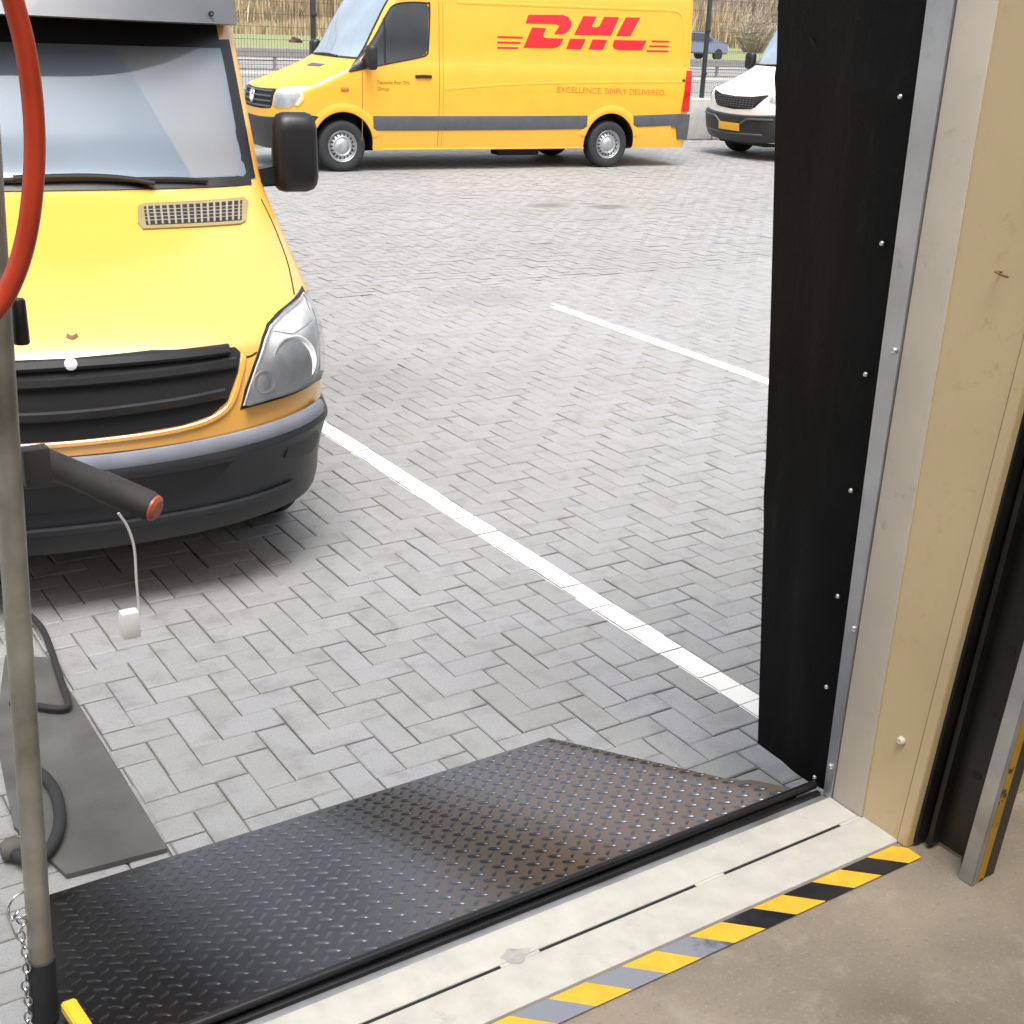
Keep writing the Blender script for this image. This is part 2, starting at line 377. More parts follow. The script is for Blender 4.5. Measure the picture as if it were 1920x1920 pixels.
for x0, x1, z0, z1 in ((2.31, 9.2, ZF, 4.3), (-6.2, -1.26, ZF, 4.3), (-1.25, 2.30, 3.61, 4.3)):
    box(bm, (x0, 1.7005, z0), (x1, 1.74, z1))
    n = int((x1-x0)/.3)
    for k in range(n): box(bm, (x0+k*.3+.05, 1.7405, z0+.01), (x0+k*.3+.17, 1.758, z1-.01))
tag(from_bm('facade_cladding', bm, CLAD, None, 0), 'ribbed light grey cladding on the yard side of the warehouse', 'cladding')
# sill: steel strip, two white planks with the groove between them
sill = empty('door_sill', (.6, 1.6, ZF), label='white painted door sill with a groove along its middle', cat='sill')
bm = bmesh.new(); box(bm, (-1.3, 1.498, -.01), (JX+.10, 1.6030, ZF+.004), .002)
r_ = from_bm('inner_plank', bm, SIL, sill)
bm = bmesh.new(); box(bm, (-1.3, 1.6115, -.01), (JX-.001, 1.700, ZF+.004), .003)
from_bm('outer_plank', bm, SIL, sill)
bm = bmesh.new(); box(bm, (-1.3, 1.6031, -.01), (JX-.001, 1.6114, ZF+.0015)); from_bm('groove', bm, BLM, sill)
bm = bmesh.new()
for a, b in ((1.095, 1.185), (1.585, 1.665), (2.02, JX)): box(bm, (a, 1.6033, ZF-.049), (b, 1.6112, ZF+.0035), .001)
from_bm('filler', bm, SIL, sill)
bm = bmesh.new(); box(bm, (-1.3, 1.7005, -.01), (JX-.001, 1.722, ZF-.004)); from_bm('steel_strip', bm, STL, sill)
dm = mat('grey_cement_lump', (.33, .32, .30), .9, var=.2, scale=30, bump=.5, bscale=200)
bm = bmesh.new()
vs = [bm.verts.new((1.135+.030*math.cos(a)*(1+.25*math.sin(3*a+1)), 1.617+.020*math.sin(a)*(1+.2*math.cos(4*a)), ZF+.0045)) for a in np.linspace(0, 2*math.pi, 22, endpoint=False)]
top = bm.verts.new((1.135, 1.617, ZF+.010))
for i in range(22): bm.faces.new((vs[i], vs[(i+1) % 22], top))
tag(from_bm('cement_spatter', bm, dm), 'grey cement spatter stuck over the sill groove', 'spatter')

# hazard tape: yellow and black slanted stripes
tm_y = mat('tape_yellow', (.66, .37, .028), .5, var=.12, scale=25, bump=.1)
tm_k = mat('tape_black_worn', (.012, .012, .013), .35, var=.3, scale=20)
nt, b_ = nodes(tm_k); tcf = [n for n in nt.nodes if n.type == 'TEX_COORD'][0]; src = b_.inputs['Base Color'].links[0].from_socket
sx = nt.nodes.new('ShaderNodeSeparateXYZ'); nt.links.new(tcf.outputs['Object'], sx.inputs[0])
wn = noise(nt, tcf.outputs['Object'], 40, 5, .7)
wx = math_node(nt, 'ADD', smooth(nt, math_node(nt, 'MULTIPLY', sx.outputs[0], -1), -1.75, -1.35), math_node(nt, 'MULTIPLY', math_node(nt, 'SUBTRACT', wn, .5), .9))
nt.links.new(mixc(nt, smooth(nt, wx, .35, .9), src, (.20, .21, .245)), b_.inputs['Base Color'])
bm = bmesh.new(); ya, yb = 1.4285, 1.4895; p = .0855
k = 0; x = 2.046
strips = []
while x > -1.2:
    lo = (x-p, x); strips.append((lo, k % 2)); x -= p; k += 1
strips.insert(0, ((2.046, 2.13), 1))
for (a, b), kk in strips:
    sh = -.0655; n = 6
    for i in range(n):
        t0, t1 = i/n, (i+1)/n
        q = [(a+(b-a)*t0, ya), (a+(b-a)*t1, ya), (a+(b-a)*t1+sh, yb), (a+(b-a)*t0+sh, yb)]
        q = clip(q, -1, 0, -2.088)
        if len(q) < 3: continue
        f = bm.faces.new([bm.verts.new((u, v, ZF+.0042)) for u, v in q]); f.material_index = 1-(kk % 2)
tape = from_bm('hazard_tape', bm, [tm_y, tm_k], smooth_deg=0, recalc=False)
for pl in tape.data.polygons:
    if pl.normal.z < 0: pl.flip()
tag(tape, 'yellow and black striped hazard tape stuck along the door sill', 'tape')

# jamb
jamb = empty('door_jamb', (JX, 1.6, ZF), label='cream painted right door jamb with a bare aluminium edge strip', cat='door jamb')
bm = bmesh.new(); box(bm, (JX, 1.604, ZF+.001), (2.30, 1.694, 3.59), .003); from_bm('frame_post', bm, PST, jamb)
bm = bmesh.new()
zt = 3.55
def lean(y, z): return y - .0655*(z-.41)
hexa(bm, [(JX+.006, 1.6035, ZF+.001), (JX+.006, 1.502, ZF+.001), (2.30, 1.502, ZF+.001), (2.30, 1.6035, ZF+.001), (JX+.006, 1.6035, zt), (JX+.006, lean(1.502, zt), zt), (2.30, lean(1.502, zt), zt), (2.30, 1.6035, zt)])
from_bm('side_panel', bm, PAN, jamb, smooth_deg=0)
bm = bmesh.new()
hexa(bm, [(JX+.002, 1.4995, ZF+.001), (JX+.002, 1.472, ZF+.001), (2.14, 1.472, ZF+.001), (2.14, 1.4995, ZF+.001), (JX+.002, lean(1.4995, zt), zt), (JX+.002, lean(1.472, zt), zt), (2.14, lean(1.472, zt), zt), (2.14, lean(1.4995, zt), zt)], .002)
from_bm('edge_trim', bm, PAN, jamb)
strip_bm = bmesh.new(); hexa(strip_bm, [(JX-.004, 1.6955, ZF+.002), (2.12, 1.6955, ZF+.002), (2.12, 1.720, ZF+.002), (JX-.004, 1.720, ZF+.002), (JX-.004, 1.6955, 3.59), (2.12, 1.6955, 3.59), (2.12, 1.795, 3.59), (JX-.004, 1.795, 3.59)], .0012)
st_ = from_bm('aluminium_strip', strip_bm, ALU, jamb)
for y, z, r in ((1.709, 1.489, .0075), (1.703, .849, .0075), (1.709, .484, .007)):
    bm = bmesh.new(); screw(bm, Vector((JX-.004, y, z)), (-1, 0, 0), r, .006); from_bm('screw', bm, SCR, st_)
bm = bmesh.new(); screw(bm, Vector((JX+.006, 1.534, .646)), (-1, 0, 0), .010, .010); from_bm('bolt', bm, PST, jamb)
bm = bmesh.new(); tube(bm, spline([(JX+.006, 1.497, 1.690), (JX-.012, 1.497, 1.692), (JX-.016, 1.490, 1.691), (JX-.016, 1.474, 1.688), (JX-.010, 1.469, 1.687)], 5), .0022, 8)
from_bm('wire_hook', bm, BRN, jamb)

# black dock curtain with its screws
curt = empty('dock_curtain', (JX, 1.78, ZF), label='black rubber dock curtain hanging at the right of the door opening', cat='curtain')
bm = bmesh.new(); nz_, ny_ = 110, 14; grid = []
for i in range(nz_+1):
    z = .395 + (3.55-.395)*i/nz_; row = []
    ye = np.interp(z, [.385, .69, 1.35, 1.94, 2.16, 3.6], [1.972, 2.006, 2.088, 2.168, 2.195, 2.25])
    z0 = z
    for j in range(ny_+1):
        t = j/ny_; yi = 1.716+.0235*(z-.4); y = yi + (ye-yi)*t
        zz = z + (.0 if i else -.0 + .0*t)
        x = JX + .020 - .016*math.sin(min(t*1.6, 1)*2.6) + .012*t*t + .004*math.sin(z*3.1+t*2) - .006*math.exp(-((z-1.975-.02*t)/.022)**2)*min(1, t*3) - .003*math.exp(-((z-1.1+.05*t)/.05)**2)
        row.append(bm.verts.new((x, y, zz)))
    grid.append(row)
for i in range(nz_):
    for j in range(ny_): bm.faces.new((grid[i][j], grid[i][j+1], grid[i+1][j+1], grid[i+1][j]))
fs = bmesh.ops.solidify(bm, geom=bm.faces[:], thickness=.012)
from_bm('rubber_sheet', bm, FLP, curt)
for y, z in ((1.796, 1.985), (1.788, 1.697), (1.781, 1.42), (1.774, 1.157), (1.767, .902), (1.761, .67), (1.756, .425), (1.804, 2.28), (1.811, 2.57), (1.818, 2.86)):
    bm = bmesh.new(); screw(bm, Vector((JX+.002, y, z)), (-1, 0, 0), .0055, .005); from_bm('screw', bm, SCR, curt)

# door track: black slotted channel and galvanised guide with a yellow stripe
trk = empty('door_track', (2.12, 1.38, ZF), label='black slotted steel door track leaning beside the cream jamb', cat='door track')
def leaned(y, z): return y - .063*(z-.41)
bm = bmesh.new()
def lbox(x0, x1, ya, yb, z0=ZF+.012, z1=3.5, bevel=.0):
    hexa(bm, [(x0, leaned(ya, z0), z0), (x1, leaned(ya, z0), z0), (x1, leaned(yb, z0), z0), (x0, leaned(yb, z0), z0), (x0, leaned(ya, z1), z1), (x1, leaned(ya, z1), z1), (x1, leaned(yb, z1), z1), (x0, leaned(yb, z1), z1)], bevel)
lbox(2.160, 2.166, 1.335, 1.4835); lbox(2.106, 2.1655, 1.463, 1.4695); lbox(2.128, 2.1598, 1.440, 1.452); lbox(2.14, 2.1598, 1.352, 1.366)
from_bm('channel', bm, TRK, trk, smooth_deg=0)
for k in range(11):
    z = .62 + k*.155; y = leaned(1.395, z)
    bm = bmesh.new(); M = Matrix.Translation((2.1597, y, z)) @ Matrix.Rotation(math.pi, 4, 'Z'); big = k % 2 == 0
    lathe(bm, [(.0115 if big else .006, 0), (.0115 if big else .006, .0012), (.0085 if big else .004, .0014), (0, .0006)], M, 14); from_bm('hole', bm, BLM, trk)
gd = empty('door_guide', (2.13, 1.32, ZF), label='leaning galvanised door guide post with a scuffed yellow edge', cat='guide post')
bm = bmesh.new(); lbox(2.104, 2.118, 1.3055, 1.342, ZF+.0, 3.5, .002); from_bm('steel_angle', bm, STL, gd)
ysc = mat('scuffed_yellow', (.42, .24, .015), .5, var=.2, scale=8); nt, b_ = nodes(ysc); tcf = [n for n in nt.nodes if n.type == 'TEX_COORD'][0]; src = b_.inputs['Base Color'].links[0].from_socket
sn = noise(nt, tcf.outputs['Object'], 22, 5, .65); nt.links.new(mixc(nt, smooth(nt, sn, .57, .62), src, (.035, .028, .012)), b_.inputs['Base Color'])
bm = bmesh.new(); lbox(2.1183, 2.147, 1.3075, 1.330, ZF+.0, 3.5, .002); from_bm('yellow_edge', bm, ysc, gd)
bm = bmesh.new(); lbox(2.1475, 2.186, 1.3105, 1.336, ZF+.0, 3.5, .002); from_bm('rear_flange', bm, mat('dirty_dark_steel', (.05, .04, .025), .5, metal=.3, var=.4, scale=12), gd)
# ------------------------------------------------------------ loading ramp of black tread plate
RA, RB = Vector((0, 1.745, .405)), Vector((0, 2.752, .022))     # near and far edge (y, z)
rn = Vector((0, -(RB.z-RA.z), RB.y-RA.y)).normalized(); rdir = (RB-RA).normalized(); RL = (RB-RA).length
XL0, XL1, XR = .300, .503, 2.018
ramp = empty('loading_ramp', (1.2, 2.2, 0), label='black tread plate loading ramp from the door sill down to the paving', cat='loading ramp')
pm = bpy.data.materials.new('black_tread_plate'); pm.use_nodes = True; nt, b_ = nodes(pm)
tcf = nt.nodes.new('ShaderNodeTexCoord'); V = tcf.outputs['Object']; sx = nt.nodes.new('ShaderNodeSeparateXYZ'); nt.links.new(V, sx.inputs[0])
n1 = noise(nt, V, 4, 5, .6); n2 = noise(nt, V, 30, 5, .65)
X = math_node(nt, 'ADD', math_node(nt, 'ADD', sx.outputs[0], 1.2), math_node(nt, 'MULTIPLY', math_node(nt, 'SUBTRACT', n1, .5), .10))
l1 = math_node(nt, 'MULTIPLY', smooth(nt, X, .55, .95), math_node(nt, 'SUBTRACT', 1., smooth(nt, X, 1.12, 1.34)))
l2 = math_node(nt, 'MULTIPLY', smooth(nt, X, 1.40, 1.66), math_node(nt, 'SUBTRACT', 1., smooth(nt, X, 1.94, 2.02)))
wear_or_sheen = math_node(nt, 'MULTIPLY', math_node(nt, 'ADD', l1, l2, True), .85, True)  # two pale lanes: sky reflection painted into the plate's colour
wear_or_sheen = math_node(nt, 'MULTIPLY', wear_or_sheen, math_node(nt, 'ADD', .75, math_node(nt, 'MULTIPLY', n2, .5)), True)
nt.links.new(mixc(nt, wear_or_sheen, (.008, .0084, .0095), (.105, .114, .138)), b_.inputs['Base Color'])
nt.links.new(math_node(nt, 'ADD', .12, math_node(nt, 'MULTIPLY', wear_or_sheen, .30), True), b_.inputs['Metallic']); b_.inputs['Specular IOR Level'].default_value = .5
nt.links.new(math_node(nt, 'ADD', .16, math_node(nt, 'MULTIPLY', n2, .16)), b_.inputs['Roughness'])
bm = bmesh.new()
def rp_(x, t, d=0.): q = RA + rdir*(t*RL) + rn*d; return Vector((x, q.y, q.z))
xl = lambda t: XL0 + (XL1-XL0)*t
hexa(bm, [rp_(xl(0), 0, -.008), rp_(XR, 0, -.008), rp_(XR, 1, -.008), rp_(xl(1), 1, -.008), rp_(xl(0), 0), rp_(XR, 0), rp_(XR, 1), rp_(xl(1), 1)], .0015)
P = .0405
for i in range(-60, 60):
    for j in range(-60, 60):
        a = (i+.5)*P; b = (j+.5)*P
        u, v = (a+b)*.70711, (b-a)*.70711
        x = 1.2 + u; s = .5*RL + v; t = s/RL
        if not (.018 < t < .982) or x < xl(t)+.02 or x > XR-.015: continue
        ang = R(45) if (i+j) % 2 == 0 else R(-45)
        L, Wd, Hh = .0185, .0052, .0042; seg = 10
        ca, sa = math.cos(ang), math.sin(ang)
        rings = []
        for rr, hh in ((1., 0), (.72, .75), (.3, 1.)):
            ring = []
            for k in range(seg):
                th = 2*math.pi*k/seg; px = L*math.cos(th)*(rr if rr > .9 else rr*.92+.05); py = Wd*math.sin(th)*(1-.35*abs(math.cos(th)))*rr
                ring.append(bm.verts.new(rp_(x+px*ca-py*sa, t+(px*sa+py*ca)/RL, Hh*hh-.0001)))
            rings.append(ring)
        for q0, q1 in zip(rings, rings[1:]):
            for k in range(seg): bm.faces.new((q0[k], q0[(k+1) % seg], q1[(k+1) % seg], q1[k]))
        bm.faces.new(rings[-1])
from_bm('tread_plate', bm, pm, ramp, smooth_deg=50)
BLG = mat('glossy_black_steel', (.010, .010, .011), .3, metal=.1, var=.2)
bm = bmesh.new(); tube(bm, [(XL0-.01, 1.748, .412), (2.078, 1.748, .412)], .0105, 14); from_bm('hinge_bar', bm, BLG, ramp)
bm = bmesh.new(); box(bm, (XL0-.01, 1.7225, .30), (2.078, 1.737, .405), .003); from_bm('hinge_rail', bm, BLG, ramp)
bm = bmesh.new()
hexa(bm, [rp_(XR+.002, 0, -.03), rp_(2.078, 0, -.03), rp_(2.070, .20, -.03), rp_(XR+.002, .26, -.03), rp_(XR+.002, 0, -.012), rp_(2.078, 0, -.012), rp_(2.070, .20, -.012), rp_(XR+.002, .26, -.012)], .002)
from_bm('end_plate', bm, BLG, ramp)
bm = bmesh.new(); box(bm, (XL0, 1.74, .0), (XR, 1.76, .375)); box(bm, (XL0+.1, 1.76, 0), (XL0+.13, 2.4, .12)); box(bm, (XR-.06, 1.76, 0), (XR-.03, 2.4, .12)); from_bm('support', bm, BLG, ramp)
bm = bmesh.new(); box(bm, (-1.3, 1.7226, -.01), (XL0-.012, 1.735, .398)); tag(from_bm('retaining_wall', bm, CRB, smooth_deg=0), 'low concrete wall under the door sill left of the ramp', 'wall')
for q in (sill, jamb, curt, trk, gd, ramp): localise(q)
# ------------------------------------------------------------ vans
def pchip(xs, ys):
    xs, ys = np.array(xs, float), np.array(ys, float); h = np.diff(xs); d = np.diff(ys)/h; m = np.zeros(len(xs))
    for i in range(1, len(xs)-1):
        if d[i-1]*d[i] > 0:
            w1, w2 = 2*h[i]+h[i-1], h[i]+2*h[i-1]; m[i] = (w1+w2)/(w1/d[i-1]+w2/d[i])
    m[0], m[-1] = d[0], d[-1]
    def f(x):
        x = min(max(x, xs[0]), xs[-1]); i = min(int(np.searchsorted(xs, x, 'right'))-1, len(xs)-2)
        t = (x-xs[i])/h[i]
        return (2*t**3-3*t*t+1)*ys[i]+(t**3-2*t*t+t)*h[i]*m[i]+(-2*t**3+3*t*t)*ys[i+1]+(t**3-t*t)*h[i]*m[i+1]
    return f
TOP = [[1.60, 1.21, .23, .955], [1.90, 1.39, .22, .94], [2.20, 1.57, .22, .92], [2.44, 1.75, .25, .90], [2.58, 1.95, .32, .86], [2.66, 2.25, .40, .79], [2.70, 2.7, .5, .66]]
T_SHORT = [[.285, .09, .45, .945], [.42, .06, .50, .965], [.60, .05, .50, .98], [.70, .05, .50, .99], [.88, .075, .52, .997], [.96, .11, .54, 1.0], [1.01, .17, .54, 1.0], [1.06, .27, .52, 1.0], [1.12, .43, .48, .998], [1.20, .64, .42, .992], [1.28, .85, .34, .985], [1.36, 1.03, .28, .975], [1.40, 1.09, .25, .968]] + TOP
T_TALL = [[.285, .09, .45, .945], [.42, .05, .50, .965], [.60, .03, .50, .985], [.80, .035, .50, .99], [.95, .05, .52, .995], [1.05, .085, .53, .995], [1.11, .17, .52, .995], [1.17, .33, .50, .993], [1.26, .57, .44, .988], [1.35, .82, .36, .982], [1.44, 1.02, .28, .972], [1.48, 1.10, .25, .966]] + TOP
NEXP = 2.6
class Shell:
    def __init__(s, T, L):
        A = np.array(T); s.z0, s.z1 = A[0, 0], A[-1, 0]; s.L = L
        s.y0, s.D, s.hw = (pchip(A[:, 0], A[:, k]) for k in (1, 2, 3))
    def F(s, x, z):
        hw = s.hw(z); a = min(abs(x)/hw, .99995); return s.y0(z) + s.D(z)*(1-(1-a**NEXP)**(1/NEXP))
    def G(s, y, z):
        u = (y-s.y0(z))/s.D(z)
        if u >= 1: return s.hw(z)
        u = max(u, 0.); return s.hw(z)*(1-(1-u)**NEXP)**(1/NEXP)
    def pf(s, x, z, d=0.):
        e = .004; gx = (s.F(x+e, z)-s.F(x-e, z))/(2*e); gz = (s.F(x, z+e)-s.F(x, z-e))/(2*e)
        n = Vector((gx, -1, gz)).normalized(); return Vector((x, s.F(x, z), z)) + n*d
    def ps(s, y, z, d=0.):
        e = .004; gy = (s.G(y+e, z)-s.G(y-e, z))/(2*e); gz = (s.G(y, z+e)-s.G(y, z-e))/(2*e)
        n = Vector((1, -gy, -gz)).normalized(); return Vector((s.G(y, z), y, z)) + n*d
    def body(s, rows):
        bm = bmesh.new(); rings = []
        for z in rows:
            y0, D, hw = s.y0(z), s.D(z), s.hw(z); half = []
            for k in range(27):
                th = math.pi/2*k/26; half.append((hw*math.sin(th)**(2/NEXP), y0+D*(1-max(0., math.cos(th))**(2/NEXP))))
            ya, ye, rc = y0+D, s.L-.12, .12
            for k in range(1, 81): half.append((hw, ya+(ye-ya)*k/80))
            for k in range(1, 6): a = math.pi/2*k/5; half.append((hw-rc+rc*math.cos(a), ye+rc*math.sin(a)))
            for k in range(1, 4): half.append(((hw-rc)*(1-k/3), s.L))
            pts = half + [(-x, y) for x, y in half[-2:0:-1]]
            if z < .375: pts = [(x*.86, y+.16) if y < .95 else (x, y) for x, y in pts]
            rings.append([bm.verts.new((x, y, z)) for x, y in pts])
        n = len(rings[0])
        for a, b in zip(rings, rings[1:]):
            for k in range(n): bm.faces.new((a[k], a[(k+1) % n], b[(k+1) % n], b[k]))
        bm.faces.new(rings[0][::-1]); bm.faces.new(rings[-1])
        return bm
def fill2d(poly, step):
    bm = bmesh.new(); bm.faces.new([bm.verts.new((a, b, 0)) for a, b in poly])
    bmesh.ops.triangulate(bm, faces=bm.faces[:])
    for _ in range(6):
        es = [e for e in bm.edges if e.calc_length() > step]
        if not es: break
        bmesh.ops.subdivide_edges(bm, edges=es, cuts=1); bmesh.ops.triangulate(bm, faces=[f for f in bm.faces if len(f.verts) > 3])
    return bm
def patch(name, fn, poly, d, m, parent, step=.05, skirt=.012, flip=False, smooth_deg=40):
    bm = fill2d(poly, step); uv = [(v.co.x, v.co.y) for v in bm.verts]
    for v, (a, b) in zip(bm.verts, uv): v.co = fn(a, b, d)
    bm.verts.index_update()
    bd = [e for e in bm.edges if e.is_boundary]; low = {}
    for e in bd:
        for v in e.verts:
            if v not in low: low[v] = None
    for v in list(low):
        a, b = uv[v.index]; low[v] = bm.verts.new(fn(a, b, d-skirt))
    for e in bd:
        v0, v1 = e.verts; bm.faces.new((v0, v1, low[v1], low[v0]))
    if flip:
        for v in bm.verts: v.co.x = -v.co.x
    return from_bm(name, bm, m, parent, smooth_deg)
def bar(name, fn, pts, h, depth, m, parent, n=8, base=0., flip=False):   # a rounded bar lying on the shell along a 2-D path
    P3 = spline([(a, b, 0) for a, b in pts], n); bm = bmesh.new(); rings = []
    for i, p in enumerate(P3):
        t = (P3[min(i+1, len(P3)-1)]-P3[max(i-1, 0)]).normalized(); q = Vector((-t.y, t.x, 0))
        ring = []
        for o, dd in ((-.5, base), (-.5, base+depth*.6), (-.28, base+depth), (.28, base+depth), (.5, base+depth*.6), (.5, base)):
            c = p+q*h*o; ring.append(bm.verts.new(fn(c.x, c.y, dd)))
        rings.append(ring)
    for a, b in zip(rings, rings[1:]):
        for k in range(5): bm.faces.new((a[k], a[k+1], b[k+1], b[k]))
    bm.faces.new(rings[0]); bm.faces.new(rings[-1][::-1])
    if flip:
        for v in bm.verts: v.co.x = -v.co.x
    return from_bm(name, bm, m, parent, 35)
def mir(poly): return [(-a, b) for a, b in poly][::-1]
def wheel(parent, x, y, side, r=.345):
    bm = bmesh.new(); s = side
    M = Matrix.Translation((x, y, r)) @ Matrix.Rotation(0 if s > 0 else math.pi, 4, 'Z')
    w = .115
    lathe(bm, [(.205, -w), (.215, -w+.005), (.30, -w-.004), (r-.02, -w+.006), (r-.004, -w+.03), (r, -w+.05), (r, -.05), (r-.006, -.047), (r-.006, -.040), (r, -.037), (r, -.006), (r-.006, -.004), (r-.006, .004), (r, .006), (r, .037), (r-.006, .040), (r-.006, .047), (r, .05), (r, w-.05), (r-.004, w-.03), (r-.02, w-.006), (.30, w+.004), (.27, w+.006), (.24, w+.001), (.215, w-.005), (.205, w-.02), (.2, w-.06), (.205, -w)], M, 48)
    t = from_bm('wheel', bm, RUB, parent, 40)
    bm = bmesh.new()
    lathe(bm, [(.214, w-.012), (.208, w-.004), (.198, w-.010), (.19, w-.035), (.172, w-.045), (.15, w-.022), (.125, w-.010), (.105, w-.020), (.09, w-.012), (.075, w+.004), (.055, w+.012), (0, w+.014)], M, 40)
    for k in range(18):
        a = 2*math.pi*k/18; ca, sa = math.cos(a), math.sin(a)
        q = []
        for rr, tt in ((.142, -.010), (.142, .010), (.176, .012), (.176, -.012)):
            q.append(bm.verts.new(M @ Vector((w-.010 if rr < .15 else w-.030, rr*ca-tt*sa, rr*sa+tt*ca))))
        bm.faces.new(q).material_index = 1
    from_bm('rim', bm, [RIM, BLM], t, 35)
    return t
def make_body(name, sh, rows, m, parent, wheels, r=.445, cab=None):
    bm = sh.body(rows); bmesh.ops.recalc_face_normals(bm, faces=bm.faces)
    if cab:                             # open the body behind the windscreen
        z0, z1, k_ = cab
        kill = [f for f in bm.faces if (lambda c: z0 < c.z < z1 and abs(c.x) < k_*sh.hw(c.z) and c.y < 2.0)(f.calc_center_median())]
        bmesh.ops.delete(bm, geom=kill, context='FACES')
    for yw in wheels:
        kill = []
        for f in bm.faces:
            c = f.calc_center_median()
            if abs(c.x) > .55 and math.hypot(c.y-yw, c.z-.36) < r: kill.append(f)
        bmesh.ops.delete(bm, geom=kill, context='FACES')
        loose = [v_ for v_ in bm.verts if not v_.link_faces]
        bmesh.ops.delete(bm, geom=loose, context='VERTS')
        for s in (1, -1):
            bd = [e for e in bm.edges if e.is_boundary and all(abs(v_.co.x) > .4 and v_.co.x*s > 0 and abs(v_.co.y-yw) < .75 for v_ in e.verts)]
            vs = {v_ for e in bd for v_ in e.verts}
            for v_ in vs:
                if v_.co.z < .30: continue
                k = r/math.hypot(v_.co.y-yw, v_.co.z-.36); y_, z_ = yw+(v_.co.y-yw)*k, .36+(v_.co.z-.36)*k
                v_.co = (s*sh.G(y_, z_), y_, z_)
            low = {v_: bm.verts.new((s*.60, v_.co.y, v_.co.z)) for v_ in vs}
            for e in bd:
                p, q = e.verts; f = bm.faces.new((p, q, low[q], low[p])); f.material_index = 1
            M = Matrix.Translation((s*.602, yw, .36)); c0 = bm.verts.new(M @ Vector((0, 0, 0)))
            ring = [bm.verts.new(M @ Vector((0, (r+.02)*math.cos(t), (r+.02)*math.sin(t)))) for t in np.linspace(-.2, math.pi+.2, 24)]
            for p, q in zip(ring, ring[1:]): bm.faces.new((c0, p, q)).material_index = 1
    o = from_bm(name, bm, [m, BLM], parent, 32, recalc=False)
    return o
def arch_lip(sh, parent, y, m, flip, r0=.448, r1=.57, d=.016, z_lo=.50):
    bm = bmesh.new(); rings = []
    a0 = math.asin((z_lo-.36)/r1)
    for k in range(33):
        a = a0 + (math.pi-2*a0)*k/32; ring = []
        for rr, dd in ((r0-.004, -.03), (r0, d*.6), (r0+.02, d), (r0+.06, d*.8), (r1, -.002)):
            ring.append(bm.verts.new(sh.ps(y+rr*math.cos(a), .36+rr*math.sin(a), dd)))
        rings.append(ring)
    for a, b in zip(rings, rings[1:]):
        for q in range(4): bm.faces.new((a[q], a[q+1], b[q+1], b[q]))
    if flip:
        for v in bm.verts: v.co.x = -v.co.x
    return from_bm('wheel_arch', bm, m, parent, 50)
def mirror_part(parent, side, x=1.045, y=1.40, z=1.335, h=.345):
    bm = bmesh.new(); n = 18; rings = []
    cx, cz = x+.095, z+h/2
    for yy, s in ((-.075, .62), (-.068, .80), (-.045, .95), (-.01, 1.0), (.03, .98), (.045, .94)):
        ring = []
        for k in range(n):
            a = 2*math.pi*k/n; ca, sa = math.cos(a), math.sin(a); e = .42
            px = math.copysign(abs(ca)**e, ca)*.098*s*(1+.06*(sa < 0)); pz = math.copysign(abs(sa)**e, sa)*h/2*s
            ring.append(bm.verts.new((side*(cx+px), y+yy, cz+pz)))
        rings.append(ring)
    for a, b in zip(rings, rings[1:]):
        for k in range(n): bm.faces.new((a[k], a[(k+1) % n], b[(k+1) % n], b[k]))
    bm.faces.new(rings[0]); bm.faces.new(rings[-1][::-1])
    hexa(bm, [(side*.93, y-.08, z+.03), (side*(x+.02), y-.03, z+.03), (side*(x+.02), y+.03, z+.03), (side*.93, y+.06, z+.03), (side*.93, y-.08, z+.10), (side*(x+.02), y-.03, z+.12), (side*(x+.02), y+.03, z+.12), (side*.93, y+.06, z+.10)], .01)
    o = from_bm('wing_mirror', bm, BLK, parent, 45)
    bm = bmesh.new(); vs = [bm.verts.new((side*(cx+a*.082), y+.0465, cz+b*h*.43)) for a, b in ((-1, -.9), (-.85, -1), (.85, -1), (1, -.9), (1, .9), (.85, 1), (-.85, 1), (-1, .9))]; bm.faces.new(vs)
    from_bm('mirror_glass', bm, CHR, o, 0)
    return o
def text_part(name, s, size, m, parent, y, z, yw, x, slant=0.):
    cu = bpy.data.curves.new('t', 'FONT'); cu.body = s; cu.size = size; cu.extrude = .001
    o = bpy.data.objects.new('t', cu); col.objects.link(o); bpy.context.view_layer.update()
    dg = bpy.context.evaluated_depsgraph_get(); me = bpy.data.meshes.new_from_object(o.evaluated_get(dg))
    bpy.data.objects.remove(o)
    xs = [v.co.x for v in me.vertices]; k = yw/(max(xs)-min(xs)); x0 = min(xs)
    for v in me.vertices:
        a, b, c = v.co; v.co = (x+c, y+(a-x0)*k, z+b+slant*(a-x0)*k)
    me.materials.clear(); me.materials.append(m)
    q = bpy.data.objects.new(name, me); return link(q, parent)
ROWS = list(np.concatenate([np.linspace(.285, .95, 22), np.linspace(.97, 1.50, 40), np.linspace(1.53, 2.44, 20), np.linspace(2.46, 2.70, 12)]))

def common(v, sh, wheels, paint, ws_poly, cab=None):
    body = make_body('body', sh, ROWS, paint, v, wheels, cab=cab)
    for y in wheels:
        for s in (1, -1):
            arch_lip(sh, v, y, paint, s < 0); wheel(v, s*.845, y, s)
    if not cab: patch('windscreen_frame', sh.pf, ws_poly, .003, BLK, v, .07)
    return body
# polygons in shell coordinates
def ws_outline(zb, zt, mb, mt, sh):
    a = []
    for k in range(9): z = zb+(zt-zb)*k/8; a.append((sh.hw(z)*(mb+(mt-mb)*k/8), z))
    b = [(-x, z) for x, z in a]
    return b[::-1][:0] + [(x, z) for x, z in a] + [(x, z) for x, z in b[::-1]]

LEDGE = mat('sky_sheen_ledge', (.235, .25, .295), .42, var=.12, scale=7, bump=.15, bscale=200)  # bumper plastic with the sky's sheen put into its grey
